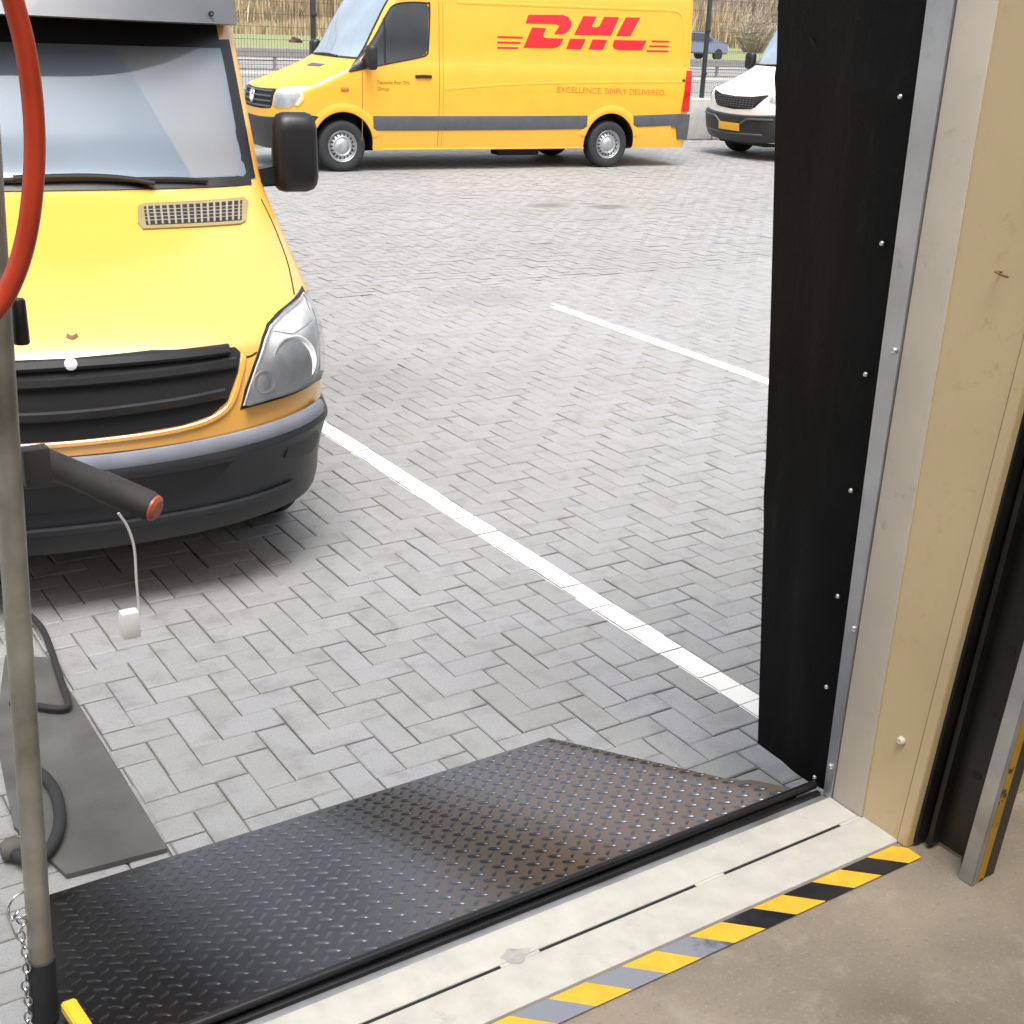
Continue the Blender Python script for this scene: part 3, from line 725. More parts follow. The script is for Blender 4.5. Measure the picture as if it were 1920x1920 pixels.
# ---- near van: yellow delivery van seen from the front
NP = (1.003, 4.183, .165)
nv = empty('delivery_van', (NP[0], NP[1], 0), -NP[2], 'yellow delivery van facing the door with its nose close to the ramp', 'van')
sh = Shell(T_SHORT, 5.91)
common(nv, sh, (1.0, 4.665), YEL, None, cab=(1.43, 2.0, .88))
patch('windscreen', sh.pf, ws_outline(1.425, 1.93, .915, .905, sh), .006, CAB, nv, .07, skirt=.004)
for s in (1, -1): bar('windscreen_frame', sh.pf, [(.930*sh.hw(z), z) for z in (1.415, 1.55, 1.7, 1.85, 1.96)], .055, .005, BLK, nv, 6, base=.002, flip=s < 0)
bar('windscreen_frame', sh.pf, [(-.90, 1.412), (-.5, 1.412), (0, 1.412), (.5, 1.412), (.90, 1.412)], .04, .005, BLK, nv, 6, base=.002)
CABG = mat('cab_grey', (.16, .165, .175), .7, var=.1); SEAT = mat('seat_fabric', (.09, .095, .11), .9, var=.2, scale=40); PART = mat('cab_partition', (.11, .115, .125), .6, var=.05)
bm = bmesh.new(); box(bm, (-.88, 2.62, .7), (.88, 2.66, 2.35)); box(bm, (-.8, 1.9, .6), (.8, 2.6, .64)); from_bm('partition', bm, PART, nv, 0)
bm = bmesh.new(); hexa(bm, [(-.86, 1.20, 1.05), (.86, 1.20, 1.05), (.86, 1.75, 1.05), (-.86, 1.75, 1.05), (-.84, 1.36, 1.435), (.84, 1.36, 1.435), (.84, 1.72, 1.41), (-.84, 1.72, 1.41)], .03)
box(bm, (.22, 1.52, 1.41), (.68, 1.76, 1.50), .03); from_bm('dashboard', bm, CABG, nv, 40)
bm = bmesh.new(); Ms = Matrix.Translation((.45, 1.84, 1.44)) @ Matrix.Rotation(R(-38), 4, 'X')
tube(bm, [Ms @ Vector((.20*math.cos(a), .20*math.sin(a), 0)) for a in np.linspace(0, 2*math.pi, 28, endpoint=False)], .016, 8, closed=True)
for a in (0, 2.2, 4.1): tube(bm, [Ms @ Vector((0, 0, -.02)), Ms @ Vector((.2*math.cos(a), .2*math.sin(a), 0))], .016, 6)
tube(bm, [Ms @ Vector((0, 0, 0)), Ms @ Vector((0, 0, -.25))], .03, 8); from_bm('steering_wheel', bm, BLK, nv)
for cx, hw_ in ((.45, .26), (-.18, .24), (-.62, .24)):
    bm = bmesh.new(); hexa(bm, [(cx-hw_, 2.30, .95), (cx+hw_, 2.30, .95), (cx+hw_, 2.44, .95), (cx-hw_, 2.44, .95), (cx-hw_*.82, 2.42, 1.72), (cx+hw_*.82, 2.42, 1.72), (cx+hw_*.82, 2.54, 1.72), (cx-hw_*.82, 2.54, 1.72)], .04)
    box(bm, (cx-.13, 2.42, 1.76), (cx+.13, 2.52, 1.95), .035); box(bm, (cx-hw_, 1.95, .86), (cx+hw_, 2.42, .99), .04); st = from_bm('seat', bm, SEAT, nv, 40)
bm = bmesh.new(); tube(bm, [sh.pf(.02, 1.96, -.01), sh.pf(.02, 1.93, -.05)], .012, 6); box(bm, (-.10, 1.49, 1.86), (.14, 1.52, 1.93), .012); from_bm('inner_mirror', bm, BLK, nv)
patch('sun_band', sh.pf, ws_outline(1.926, 2.29, .905, .905, sh), .0075, BLK, nv, .07)
vb = bmesh.new(); rings = []
for k in range(41):
    x = -.93+1.86*k/40; u = abs(x)/.93; yb = 1.19+.33*u**3.2; ring = []
    for yy, zz in ((yb+.03, 2.030-.010*u), (yb, 2.036-.010*u), (yb+.012, 2.055-.010*u), (yb+.10, 2.20), (yb+.24, 2.36), (1.80+.05*u, 2.46), (1.80+.05*u, 2.40), (yb+.26, 2.20), (yb+.16, 2.08)):
        ring.append(vb.verts.new((x, yy, zz)))
    rings.append(ring)
for a, b in zip(rings, rings[1:]):
    for k in range(9): vb.faces.new((a[k], a[(k+1) % 9], b[(k+1) % 9], b[k]))
vb.faces.new(rings[0]); vb.faces.new(rings[-1][::-1])
vs_ = from_bm('sun_visor', vb, VSR, nv, 40)
bm = bmesh.new(); screw(bm, Vector((.80, 1.19+.33*(.8/.93)**3.2+.01, 2.065)), (0, -1, .3), .012, .008); from_bm('visor_screw', bm, BLK, vs_)
for s in (1, -1):
    patch('headlight', sh.pf, [(.603, .755), (.70, .764), (.811, .771), (.915, .782), (.950, .82), (.968, .90), (.966, .98), (.950, 1.062), (.891, 1.047), (.804, 1.026), (.747, 1.002), (.714, .969), (.663, .884), (.627, .812)], .004, HLC, nv, .03, flip=s < 0)
    hl = nv.children[-1]
    patch('headlight_seal', sh.pf, [(.592, .742), (.70, .750), (.811, .757), (.922, .768), (.962, .81), (.978, .90), (.976, .99), (.958, 1.078), (.891, 1.058), (.800, 1.036), (.738, 1.010), (.704, .975), (.653, .888), (.615, .812)], .002, BLK, hl, .04, flip=s < 0)
    for cx, cz, r, m_ in ((.82, .878, .088, HLG), (.688, .828, .040, HLC)):
        bm = bmesh.new(); c0 = sh.pf(cx, cz, .006); c0.x *= s; nrm = (sh.pf(cx, cz, .02)-sh.pf(cx, cz, 0)).normalized(); nrm = Vector((nrm.x*s*.5, nrm.y, nrm.z*.5)).normalized()
        M = Matrix.Translation(c0) @ nrm.to_track_quat('X', 'Z').to_matrix().to_4x4()
        lathe(bm, [(r*1.08, .004), (r*1.05, .012), (r*.98, .010), (r*.9, .004), (r*.62, .003), (r*.55, .006), (r*.35, .008), (0, .009)], M, 28); from_bm('reflector', bm, m_, hl, 30)
    patch('lamp_reflector_strip', sh.pf, [(.755, .985), (.80, 1.008), (.93, 1.045), (.945, .985), (.83, .965)], .009, HLC, hl, .04, flip=s < 0)
    patch('lens', sh.pf, [(.606, .758), (.70, .767), (.811, .774), (.912, .785), (.940, .82), (.948, .90), (.947, .98), (.935, 1.055), (.891, 1.044), (.806, 1.023), (.750, 1.000), (.717, .967), (.666, .884), (.630, .814)], .034, CLR, hl, .03, skirt=.028, flip=s < 0)
    patch('fog_lamp_cover', lambda a, b, d: sh.pf(a, b, d+.012), [(.752, .528), (.775, .606), (.80, .612), (.90, .592), (.912, .565), (.897, .521), (.856, .505)], .012, BLK, nv, .04, flip=s < 0)
    bar('headlight_seam', sh.pf, [(.609, .924), (.645, .922), (.675, .932)], .006, .0025, GAP, nv, 4, flip=s < 0)
    patch('front_window', sh.ps, [(1.36, 1.42), (1.70, 2.10), (1.76, 2.14), (2.245, 2.16), (2.29, 2.12), (2.257, 1.60), (2.22, 1.51), (2.159, 1.46)], .004, GLS, nv, .08, flip=s < 0)
    bar('side_moulding', sh.ps, [(1.47, .655), (2.6, .655), (4.19, .67)], .19, .014, PLG, nv, 5, flip=s < 0)
    for ys in (1.28, 2.44): bar('door_seam', sh.ps, [(ys, .36), (ys, .9), (ys, 1.40 if ys < 2 else 2.25)], .008, .002, GAP, nv, 8, flip=s < 0)
    mirror_part(nv, s)
    bm = bmesh.new(); box(bm, (s*.66, 5.905, .9), (s*.90, 5.93, 1.45), .008); from_bm('tail_light', bm, TLR, nv)
# grille: dark recess, bars, badge-less
G_ = [(0, .967), (.15, .970), (.30, .974), (.594, .958), (.612, .940), (.592, .874), (.547, .782), (.483, .738), (.383, .716), (.192, .703), (0, .698)]
patch('grille', sh.pf, mir(G_)[:-1] + G_[1:][:-1] + [(0, .698)] if False else G_ + [(-a, b) for a, b in G_[-2:0:-1]], .003, BLM, nv, .05)
gr = nv.children[-1]
for zc, hwid, rise in ((.946, .565, .004), (.893, .585, .016), (.786, .535, .026)):
    bar('slat', sh.pf, [(-hwid, zc+rise), (-hwid*.6, zc+rise*.4), (0, zc), (hwid*.6, zc+rise*.4), (hwid, zc+rise)], .034, .024, BLK, gr, 6, base=.002)
bar('grille_surround', sh.pf, [(-.622, .93), (-.600, .86), (-.556, .768), (-.48, .722), (-.36, .700), (-.19, .690), (0, .686), (.19, .690), (.36, .700), (.48, .722), (.556, .768), (.600, .86), (.622, .93)], .022, .010, YEL, nv, 5)
bm = bmesh.new(); c0 = sh.pf(.025, .945, .022); M = Matrix.Translation(c0) @ Vector((0, -1, .2)).normalized().to_track_quat('X', 'Z').to_matrix().to_4x4()
lathe(bm, [(.022, 0), (.021, .006), (.013, .010), (0, .011)], M, 20); from_bm('bonnet_lock', bm, mat('pale_lock_plastic', (.75, .75, .74), .4), nv)
bar('bonnet_mark', sh.pf, [(.028, 1.026), (.046, 1.020), (.064, 1.026)], .010, .003, BRN, nv, 4)
# bonnet shut lines and vent
for s in (1, -1):
    bar('bonnet_seam', sh.pf, [(.90, 1.066), (.935, 1.15), (.942, 1.25), (.93, 1.34)], .006, .0015, GAP, nv, 6, flip=s < 0)
VO = [(.392, 1.272), (.380, 1.290), (.398, 1.336), (.421, 1.345), (.844, 1.350), (.861, 1.336), (.816, 1.279), (.789, 1.271)]
patch('bonnet_vent', sh.pf, VO, .008, mat('vent_grey', (.27, .22, .10), .5), nv, .04)
hv = nv.children[-1]
patch('vent_opening', sh.pf, [(.408, 1.281), (.420, 1.334), (.832, 1.339), (.798, 1.280)], .0095, BLM, hv, .04)
bm = bmesh.new()
for k in range(15):
    t = (k+.5)/15; a = sh.pf(.408+.39*t, 1.280, .010); b = sh.pf(.420+.412*t, 1.338, .010); tube(bm, [a, b], .0045, 6)
for u in (.22, .4, .58, .76):
    tube(bm, [sh.pf(.408+(.420-.408)*u+ (.39+.022*u)*q/8, 1.281+.056*u, .009) for q in range(9)], .0028, 6)
from_bm('vent_grid', bm, mat('vent_bars', (.30, .26, .20), .5), hv)
# wipers and cowl
bm = bmesh.new()
tube(bm, spline([sh.pf(x, z, .022) for x, z in ((-.42, 1.414), (-.1, 1.422), (.05, 1.424), (.30, 1.426), (.46, 1.412))], 5), .009, 8)
tube(bm, spline([sh.pf(x, z, .030) for x, z in ((-.05, 1.425), (.20, 1.430), (.36, 1.420), (.48, 1.398))], 5), .011, 8)
from_bm('wiper', bm, BLK, nv)
bm = bmesh.new()
tube(bm, spline([sh.pf(x, z, .022) for x, z in ((.40, 1.420), (.56, 1.418), (.70, 1.408))], 5), .008, 8)
from_bm('cowl_pipe', bm, BLK, nv)
bm = bmesh.new()
tube(bm, spline([sh.pf(x, z, .022) for x, z in ((-.85, 1.432), (-.6, 1.425), (-.45, 1.414))], 5), .009, 8)
from_bm('wiper', bm, BLK, nv)
# bumper
def bumper(parent, sh, rows, ymax, m, bowl=.05):
    bm = bmesh.new(); rings = []
    for z, d in rows:
        ring = []
        y0, D, hw = sh.y0(max(z, .285)), sh.D(max(z, .285)), sh.hw(max(z, .285)); half = []
        for k in range(25):
            th = math.pi/2*k/24; half.append(((hw+d)*math.sin(th)**(2/NEXP), y0-d+(D+d)*(1-max(0., math.cos(th))**(2/NEXP))))
        half.append((hw+d, ymax))
        pts = [(-x, y) for x, y in half[:0:-1]] + half
        for x, y in pts: rings_z = z + bowl*min(1, (abs(x)/.92))**2; ring.append(bm.verts.new((x, y, rings_z)))
        rings.append(ring)
    for a, b in zip(rings, rings[1:]):
        for k in range(len(a)-1): bm.faces.new((a[k], a[k+1], b[k+1], b[k]))
    return from_bm('bumper', bm, m, parent, 28)
bp_ = bumper(nv, sh, [(.275, -.10), (.272, .0), (.290, .010), (.345, .016), (.40, .012), (.48, .016), (.545, .028), (.566, .036), (.580, .034), (.642, .004), (.645, -.03)], .585, PLA)
patch('air_intake', lambda a, b, d: sh.pf(a, b, d+.022), [(0, .598), (.30, .600), (.575, .603), (.545, .56), (.473, .500), (.371, .475), (.179, .458), (0, .455), (-.179, .458), (-.371, .475), (-.473, .500), (-.545, .56), (-.575, .603), (-.30, .600)], .006, BLM, bp_, .06)
bar('bumper_ledge', lambda a, b, d: sh.pf(a, b, d+.010), [(-.93, .672), (-.78, .652), (-.5, .628), (-.2, .612), (0, .610), (.2, .612), (.5, .628), (.78, .652), (.93, .672)], .062, .020, LEDGE, bp_, 6)
bar('splitter', lambda a, b, d: sh.pf(a, b, d+.014), [(-.80, .405), (-.5, .385), (0, .375), (.5, .385), (.80, .405)], .03, .012, PLA, bp_, 6)
bm = bmesh.new(); box(bm, (-.66, .50, .225), (.66, .62, .36)); box(bm, (-.60, .62, .22), (.60, 5.6, .34)); from_bm('underbody', bm, BLM, nv, 0)

# ---- far van: yellow panel van side on, with the red lettering
FP = (7.05, 17.545, 1.662)
fv = empty('delivery_van', (FP[0], FP[1], 0), -FP[2], 'long yellow panel van with red lettering parked side on across the yard', 'van')
sh2 = Shell(T_TALL, 6.78)
body2 = common(fv, sh2, (1.0, 5.325), YELW, ws_outline(1.485, 2.42, .945, .93, sh2))
patch('windscreen', sh2.pf, ws_outline(1.51, 2.38, .915, .90, sh2), .006, WSC, fv, .08)
for s in (1, -1):
    fl_ = s < 0
    patch('front_window', sh2.ps, [(1.20, 1.37), (1.40, 1.66), (1.66, 2.06), (1.74, 2.17), (1.82, 2.215), (1.95, 2.228), (2.245, 2.230), (2.285, 2.19), (2.262, 1.645), (2.235, 1.585), (2.159, 1.548), (1.70, 1.455)], .006, GLS, fv, .07, flip=fl_)
    fw = fv.children[-1]
    bar('window_rubber', sh2.ps, [(1.085, 1.33), (1.40, 1.66), (1.66, 2.07), (1.76, 2.19), (1.95, 2.235), (2.25, 2.240), (2.298, 2.19), (2.272, 1.645), (2.24, 1.575), (2.16, 1.54), (1.6, 1.43), (1.10, 1.33)], .022, .006, BLK, fw, 5, base=.003, flip=fl_)
    patch('quarter_panel', sh2.ps, [(1.10, 1.335), (1.24, 1.49), (1.42, 1.40)], .010, BLK, fw, .06, flip=fl_)
    bar('window_divider', sh2.ps, [(1.62, 1.44), (1.62, 1.75), (1.62, 2.02)], .03, .004, BLK, fw, 4, base=.006, flip=fl_)
    bar('side_moulding', sh2.ps, [(1.44, .655), (2.45, .657), (3.8, .664), (4.90, .675)], .195, .016, PLG, fv, 6, flip=fl_)
    bar('side_moulding', sh2.ps, [(5.73, .690), (6.2, .705), (6.62, .722)], .170, .016, PLG, fv, 5, flip=fl_)
    patch('front_skirt', sh2.ps, [(.30, .40), (.58, .40), (.60, .60), (.66, .74), (.52, .76), (.36, .74)], .010, PLA, fv, .05, flip=fl_)
    for ys, za, zb in ((1.28, .42, 1.33), (2.44, .32, 2.26), (2.50, .32, 2.26)):
        if ys < 2.5 or True: bar('door_seam', sh2.ps, [(ys, za), (ys, (za+zb)/2), (ys, zb)], .010 if ys < 2.48 else .006, .002, DKT, fv, 10, flip=fl_)
    bar('body_crease', sh2.ps, [(2.52, 1.118), (3.2, 1.175), (4.0, 1.217), (5.3, 1.255), (6.6, 1.275)], .034, .004, YELW, fv, 5, flip=fl_)
    bar('body_crease', sh2.ps, [(2.72, 2.268), (4.0, 2.278), (5.5, 2.292), (6.3, 2.298), (6.47, 2.27), (6.55, 2.175), (6.60, 1.85), (6.63, 1.52)], .04, .005, YELW, fv, 6, flip=fl_)
    bar('door_handle', sh2.ps, [(2.07, 1.279), (2.19, 1.285), (2.31, 1.281)], .045, .030, BLK, fv, 4, flip=fl_)
    bar('side_marker', sh2.ps, [(.97, 1.105), (1.02, 1.098), (1.075, 1.105)], .055, .014, AMB, fv, 4, flip=fl_)
    bar('door_track', sh2.ps, [(2.52, 1.262), (3.2, 1.262)], .02, .012, YELW, fv, 4, flip=fl_) if s < 0 else None
    patch('tail_light', sh2.ps, [(6.60, .835), (6.66, 1.442), (6.755, 1.442), (6.745, .835)], .012, TLR, fv, .05, flip=fl_)
    bar('hinge', sh2.ps, [(6.585, 1.30), (6.63, 1.30)], .035, .016, BLK, fv, 3, flip=fl_)
    patch('rear_bumper', sh2.ps, [(6.44, .60), (6.50, .75), (6.60, .80), (6.77, .80), (6.765, .42), (6.58, .42), (6.54, .60)], .020, PLG, fv, .05, flip=fl_)
    mirror_part(fv, s, 1.04, 1.36, 1.36, .33)
    patch('headlight', sh2.pf, [(.66, .86), (.76, .835), (.90, .85), (.955, .90), (.975, 1.02), (.945, 1.13), (.88, 1.115), (.74, 1.09), (.67, 1.05)], .006, HLG, fv, .04, flip=fl_)
    hl = fv.children[-1]
    patch('lens', sh2.pf, [(.67, .866), (.76, .842), (.895, .857), (.948, .905), (.968, 1.02), (.940, 1.122), (.88, 1.107), (.745, 1.083), (.677, 1.045)], .022, CLR, hl, .05, skirt=.016, flip=fl_)
    bar('indicator', sh2.pf, [(.958, .88), (.972, .95), (.970, 1.0)], .022, .012, mat('pale_indicator', (.7, .55, .3), .2) if s > 0 else MATS['pale_indicator'], hl, 4, base=.006, flip=fl_)
    bm = bmesh.new(); tube(bm, [(s*.995*sh2.hw(.30), 1.6, .30), (s*.995*sh2.hw(.30), 4.8, .30)], .012, 8); from_bm('sill_edge', bm, YELW, fv)
# red lettering built from outlines traced on the panel
LOGO = [[(3.85, 2.150), (4.43, 2.168), (4.52, 2.140), (4.572, 2.072), (4.560, 2.00), (4.516, 1.944), (4.46, 1.912), (4.392, 1.897), (4.279, 1.900), (4.365, 2.008), (4.350, 2.026), (4.30, 2.036), (3.807, 2.030)],
        [(3.914, 1.982), (4.149, 1.978), (4.099, 1.880), (4.106, 1.856), (4.143, 1.845), (4.446, 1.845), (4.387, 1.750), (4.33, 1.72), (4.263, 1.704), (3.778, 1.700)],
        [(4.77, 2.165), (4.999, 2.168), (4.932, 2.05), (4.925, 2.025), (4.945, 2.018), (5.012, 2.020), (5.050, 2.035), (5.131, 2.168), (5.393, 2.172), (5.253, 1.908), (4.618, 1.901)],
        [(4.555, 1.847), (4.822, 1.850), (4.746, 1.704), (4.49, 1.702)], [(4.938, 1.848), (5.2, 1.850), (5.123, 1.708), (4.876, 1.705)],
        [(5.511, 2.174), (5.762, 2.178), (5.598, 1.910), (5.348, 1.907)],
        [(5.317, 1.852), (5.897, 1.860), (5.82, 1.716), (5.40, 1.710), (5.32, 1.73), (5.290, 1.77)]]
STRP = [[(3.355, 1.848), (3.770, 1.851), (3.755, 1.824), (3.355, 1.821)], [(3.355, 1.776), (3.738, 1.779), (3.722, 1.752), (3.355, 1.749)], [(3.356, 1.704), (3.703, 1.707), (3.688, 1.681), (3.356, 1.678)],
        [(5.995, 1.866), (6.31, 1.868), (6.31, 1.841), (5.980, 1.839)], [(5.95, 1.796), (6.305, 1.799), (6.305, 1.772), (5.935, 1.769)], [(5.911, 1.725), (6.305, 1.729), (6.305, 1.702), (5.896, 1.698)]]
for s in (1, -1):
    bm = bmesh.new()
    for poly in LOGO + STRP:
        q = poly if s > 0 else [(9.6-a, b) for a, b in poly]
        b2 = fill2d([(p[0] if s > 0 else p[0], p[1]) for p in poly], .12)
        vm = {v: bm.verts.new(sh2.ps(v.co.x, v.co.y, .0025)) for v in b2.verts}
        for f in b2.faces:
            try: bm.faces.new([vm[v] for v in f.verts])
            except ValueError: pass
        b2.free()
    if s < 0:
        for v in bm.verts: v.co.x = -v.co.x; v.co.y = 9.66-v.co.y
    from_bm('lettering', bm, RED, fv, 0)
text_part('lettering', 'EXCELLENCE. SIMPLY DELIVERED.', .118, REDT, fv, 4.35, 1.098, 1.93, sh2.hw(1.14)+.0025, -.012)
text_part('lettering', 'Deutsche Post DHL', .075, DKT, fv, 1.50, 1.172, .49, sh2.hw(1.18)+.002)
text_part('lettering', 'Group', .075, DKT, fv, 1.50, 1.090, .17, sh2.hw(1.10)+.002)
# front: grille with bars and a round emblem
G2 = [(0, 1.055), (.35, 1.062), (.63, 1.075), (.645, 1.04), (.635, .86), (.60, .82), (.35, .800), (0, .795)]
patch('grille', sh2.pf, G2 + [(-a, b) for a, b in G2[-2:0:-1]], .003, BLM, fv, .06)
gr = fv.children[-1]
for zc in (1.03, .965, .90, .835): bar('slat', sh2.pf, [(-.60, zc+.008), (0, zc), (.60, zc+.008)], .024, .016, PLG, gr, 10, base=.002)
c0 = sh2.pf(0, .95, .022); Me = Matrix.Translation(c0) @ Vector((0, -1, .1)).normalized().to_track_quat('X', 'Z').to_matrix().to_4x4()
bm = bmesh.new(); RR = .088
tube(bm, [Me @ Vector((.006, RR*math.cos(a), RR*math.sin(a))) for a in np.linspace(0, 2*math.pi, 32, endpoint=False)], .009, 8, closed=True)
lathe(bm, [(RR, 0), (RR, .003), (0, .004)], Me, 28)
for path in ([(-.045, .072), (0, .012), (.045, .072)], [(-.078, .030), (-.040, -.062), (0, -.006), (.040, -.062), (.078, .030)]):
    tube(bm, [Me @ Vector((.008, a, b)) for a, b in path], .008, 6)
from_bm('emblem', bm, CHR, gr, 35)
bumper(fv, sh2, [(.27, -.10), (.27, .0), (.30, .02), (.42, .03), (.60, .03), (.68, .02), (.70, -.02)], .555, PLA, .04)
patch('bonnet_vent', sh2.pf, [(-.02, 1.355), (.42, 1.36), (.44, 1.395), (.0, 1.39)], .006, PLG, fv, .05)
bar('wiper', sh2.pf, [(-.5, 1.50), (0, 1.515), (.4, 1.50)], .02, .02, BLK, fv, 5)
bm = bmesh.new(); box(bm, (-.60, .3, .22), (.60, 1.45, .30)); box(bm, (-.62, 1.45, .26), (.62, 4.85, .34)); box(bm, (.35, 3.6, .16), (.62, 4.3, .27), .02); from_bm('underbody', bm, BLM, fv, 0)

# ---- white van half hidden by the curtain
wv = empty('delivery_van', (15.50, 16.95, 0), -1.60, 'white van with a dark grille and yellow number plate beside the concrete blocks', 'van')
sh3 = Shell(T_TALL, 6.0)
common(wv, sh3, (1.0, 4.6), WHT, ws_outline(1.485, 2.42, .945, .93, sh3))
patch('windscreen', sh3.pf, ws_outline(1.51, 2.38, .915, .90, sh3), .006, WSC, wv, .08)
G3 = [(0, 1.01), (.40, 1.025), (.66, 1.07), (.70, 1.06), (.50, .86), (.40, .825), (0, .80)]
patch('grille', sh3.pf, G3 + [(-a, b) for a, b in G3[-2:0:-1]], .004, BLM, wv, .05)
gr = wv.children[-1]; bm = bmesh.new()
for r_i, z in enumerate((.99, .955, .92, .885, .85)):
    for k in range(-8, 9):
        x = k*.062 + (.031 if r_i % 2 else 0)
        if abs(x) > .42+(z-.83)*.9: continue
        a = sh3.pf(x-.020, z, .012); b = sh3.pf(x+.020, z, .012); tube(bm, [a, b], .0065, 6)
for k in range(-6, 7):
    tube(bm, [sh3.pf(k*.075, z, .010) for z in np.linspace(.83, 1.012, 5)], .005, 6)
for z in (.99, .955, .92, .885, .85): w_ = .42+(z-.83)*.9; tube(bm, [sh3.pf(x, z, .010) for x in np.linspace(-w_, w_, 17)], .004, 6)
from_bm('grille_mesh', bm, PLG, gr)
for s in (1, -1):
    patch('headlight', sh3.pf, [(.72, 1.02), (.76, .96), (.86, .94), (.965, .96), (.985, 1.06), (.97, 1.13), (.85, 1.10)], .006, HLG, wv, .04, flip=s < 0)
    hl = wv.children[-1]; patch('lens', sh3.pf, [(.73, 1.02), (.765, .967), (.86, .947), (.96, .967), (.978, 1.06), (.965, 1.122), (.85, 1.093)], .02, CLR, hl, .05, skirt=.014, flip=s < 0)
    patch('front_window', sh3.ps, [(1.25, 1.42), (1.66, 2.06), (1.76, 2.17), (2.245, 2.18), (2.262, 1.6), (2.1, 1.5)], .005, GLS, wv, .08, flip=s < 0)
    mirror_part(wv, s, 1.02, 1.30, 1.40, .30)
    bar('side_moulding', sh3.ps, [(1.47, .66), (2.8, .66), (4.1, .66)], .16, .014, PLA, wv, 5, flip=s < 0)
b3 = bumper(wv, sh3, [(.27, -.10), (.27, .0), (.30, .03), (.42, .05), (.58, .05), (.70, .045), (.73, -.02)], .555, PLA, .05)
bar('bumper_trim', lambda a, b, d: sh3.pf(a, b, d+.04), [(.18, .52), (.30, .60), (.42, .665), (.60, .675), (.85, .69)], .035, .03, PLG, b3, 5)
bar('bumper_trim', lambda a, b, d: sh3.pf(a, b, d+.04), [(.18, .52), (.30, .60), (.42, .665), (.60, .675), (.85, .69)], .035, .03, PLG, b3, 5, flip=True)
bar('bumper_bar', lambda a, b, d: sh3.pf(a, b, d+.04), [(-.7, .44), (0, .42), (.7, .44)], .03, .02, PLG, b3, 6)
patch('number_plate', lambda a, b, d: sh3.pf(a, b, d+.06), [(-.26, .47), (.26, .47), (.26, .585), (-.26, .585)], .012, PLT, wv, .06)
bar('wiper', sh3.pf, [(-.5, 1.50), (0, 1.515), (.5, 1.50)], .02, .02, BLK, wv, 5)
bm = bmesh.new(); box(bm, (-.60, .3, .22), (.60, 1.45, .30)); box(bm, (-.62, 1.45, .26), (.62, 4.2, .34)); from_bm('underbody', bm, BLM, wv, 0)
for v_ in (nv, fv, wv):
    pass
# ------------------------------------------------------------ things at the left of the door
def gxy(u, v, y):                   # the point of the plane Y = y seen at pixel (u, v), used to take sizes off the photograph
    r = RM @ np.array([(u-960)/FPX, (960-v)/FPX, -1.]); return Vector(np.array([0, 0, EYE]) + r*(y/r[1]))
pole = empty('barrier_pole', (.337, 2.0, .30), label='galvanised pole in a black rubber sleeve at the left edge of the ramp', cat='pole')
pb, pt = Vector((.337, 2.0, .34)), Vector((.420, 2.0, 2.5))
bm = bmesh.new(); tube(bm, [pb, pb.lerp(pt, .3), pb.lerp(pt, .6), pt], .0212, 24); from_bm('tube', bm, mat('weathered_galvanised', (.30, .285, .25), .5, metal=.55, var=.3, scale=11, rvar=.12), pole)
d_ = (pt-pb).normalized()
bm = bmesh.new(); tube(bm, [pb-d_*.02, pb-d_*.018, pb+d_*.118, pb+d_*.12], [.0235, .0250, .0250, .0230], 24); from_bm('sleeve', bm, RUB, pole)
bm = bmesh.new(); box(bm, (.325, 1.955, .255), (.375, 2.02, .318), .004); box(bm, (.30, 1.90, .30), (.36, 1.96, .335), .004); from_bm('foot_bracket', bm, BLK, pole)
bm = bmesh.new()
a, b = gxy(33, 560, 2.03), gxy(41, 645, 2.03); tube(bm, [a, a.lerp(b, .05), b.lerp(a, .05), b], [.009, .0115, .013, .011], 10); from_bm('clip', bm, BLK, pole)
hose = bmesh.new(); tube(hose, spline([gxy(u, v, 1.90) for u, v in ((-20, -160), (6, -60), (24, 0), (45, 80), (59, 170), (65, 260), (62, 350), (50, 440), (28, 515), (-4, 575), (-50, 615), (-110, 630))], 8), .0148, 16)
tag(from_bm('red_hose', hose, HOS), 'red orange rubber hose looping round the top of the pole', 'hose')
# chain with its ring
ch = empty('chain', (.31, 1.99, .35), label='thin bright steel chain hanging beside the pole sleeve', cat='chain')
def link_mesh(bm, c, t, s, L=.0115, Wd=.0068, r=.0021):
    q = []
    for k in range(20):
        a = 2*math.pi*k/20; q.append(c + t*(L*math.cos(a)*(1 if abs(math.cos(a)) < .7 else 1)) + s*(Wd*math.sin(a)))
    tube(bm, q, r, 6, closed=True)
path = spline([gxy(u, v, 1.985) for u, v in ((45, 1706), (28, 1718), (44, 1730), (38, 1750), (48, 1785), (50, 1820), (48, 1850), (54, 1885), (52, 1920), (50, 1960))], 12)
bm = bmesh.new(); acc = 0; k = 0; last = path[0]; lk = []
for p_, q_ in zip(path, path[1:]):
    acc += (q_-p_).length
    if acc > .0168:
        acc = 0; t = (q_-p_).normalized(); s = t.cross(Vector((0, 1, 0))).normalized(); s2 = t.cross(s).normalized()
        a = R(20 if k % 2 else 110); link_mesh(bm, q_, t, s*math.cos(a)+s2*math.sin(a)); k += 1
from_bm('links', bm, CHR, ch, 60)
bm = bmesh.new(); c0 = gxy(40, 1697, 2.0); tube(bm, [c0 + Vector((.024*math.cos(a), .008*math.cos(a), .026*math.sin(a))) for a in np.linspace(0, 2*math.pi, 28, endpoint=False)], .0024, 8, closed=True); from_bm('ring', bm, CHR, ch, 60)
localise(pole); localise(ch)
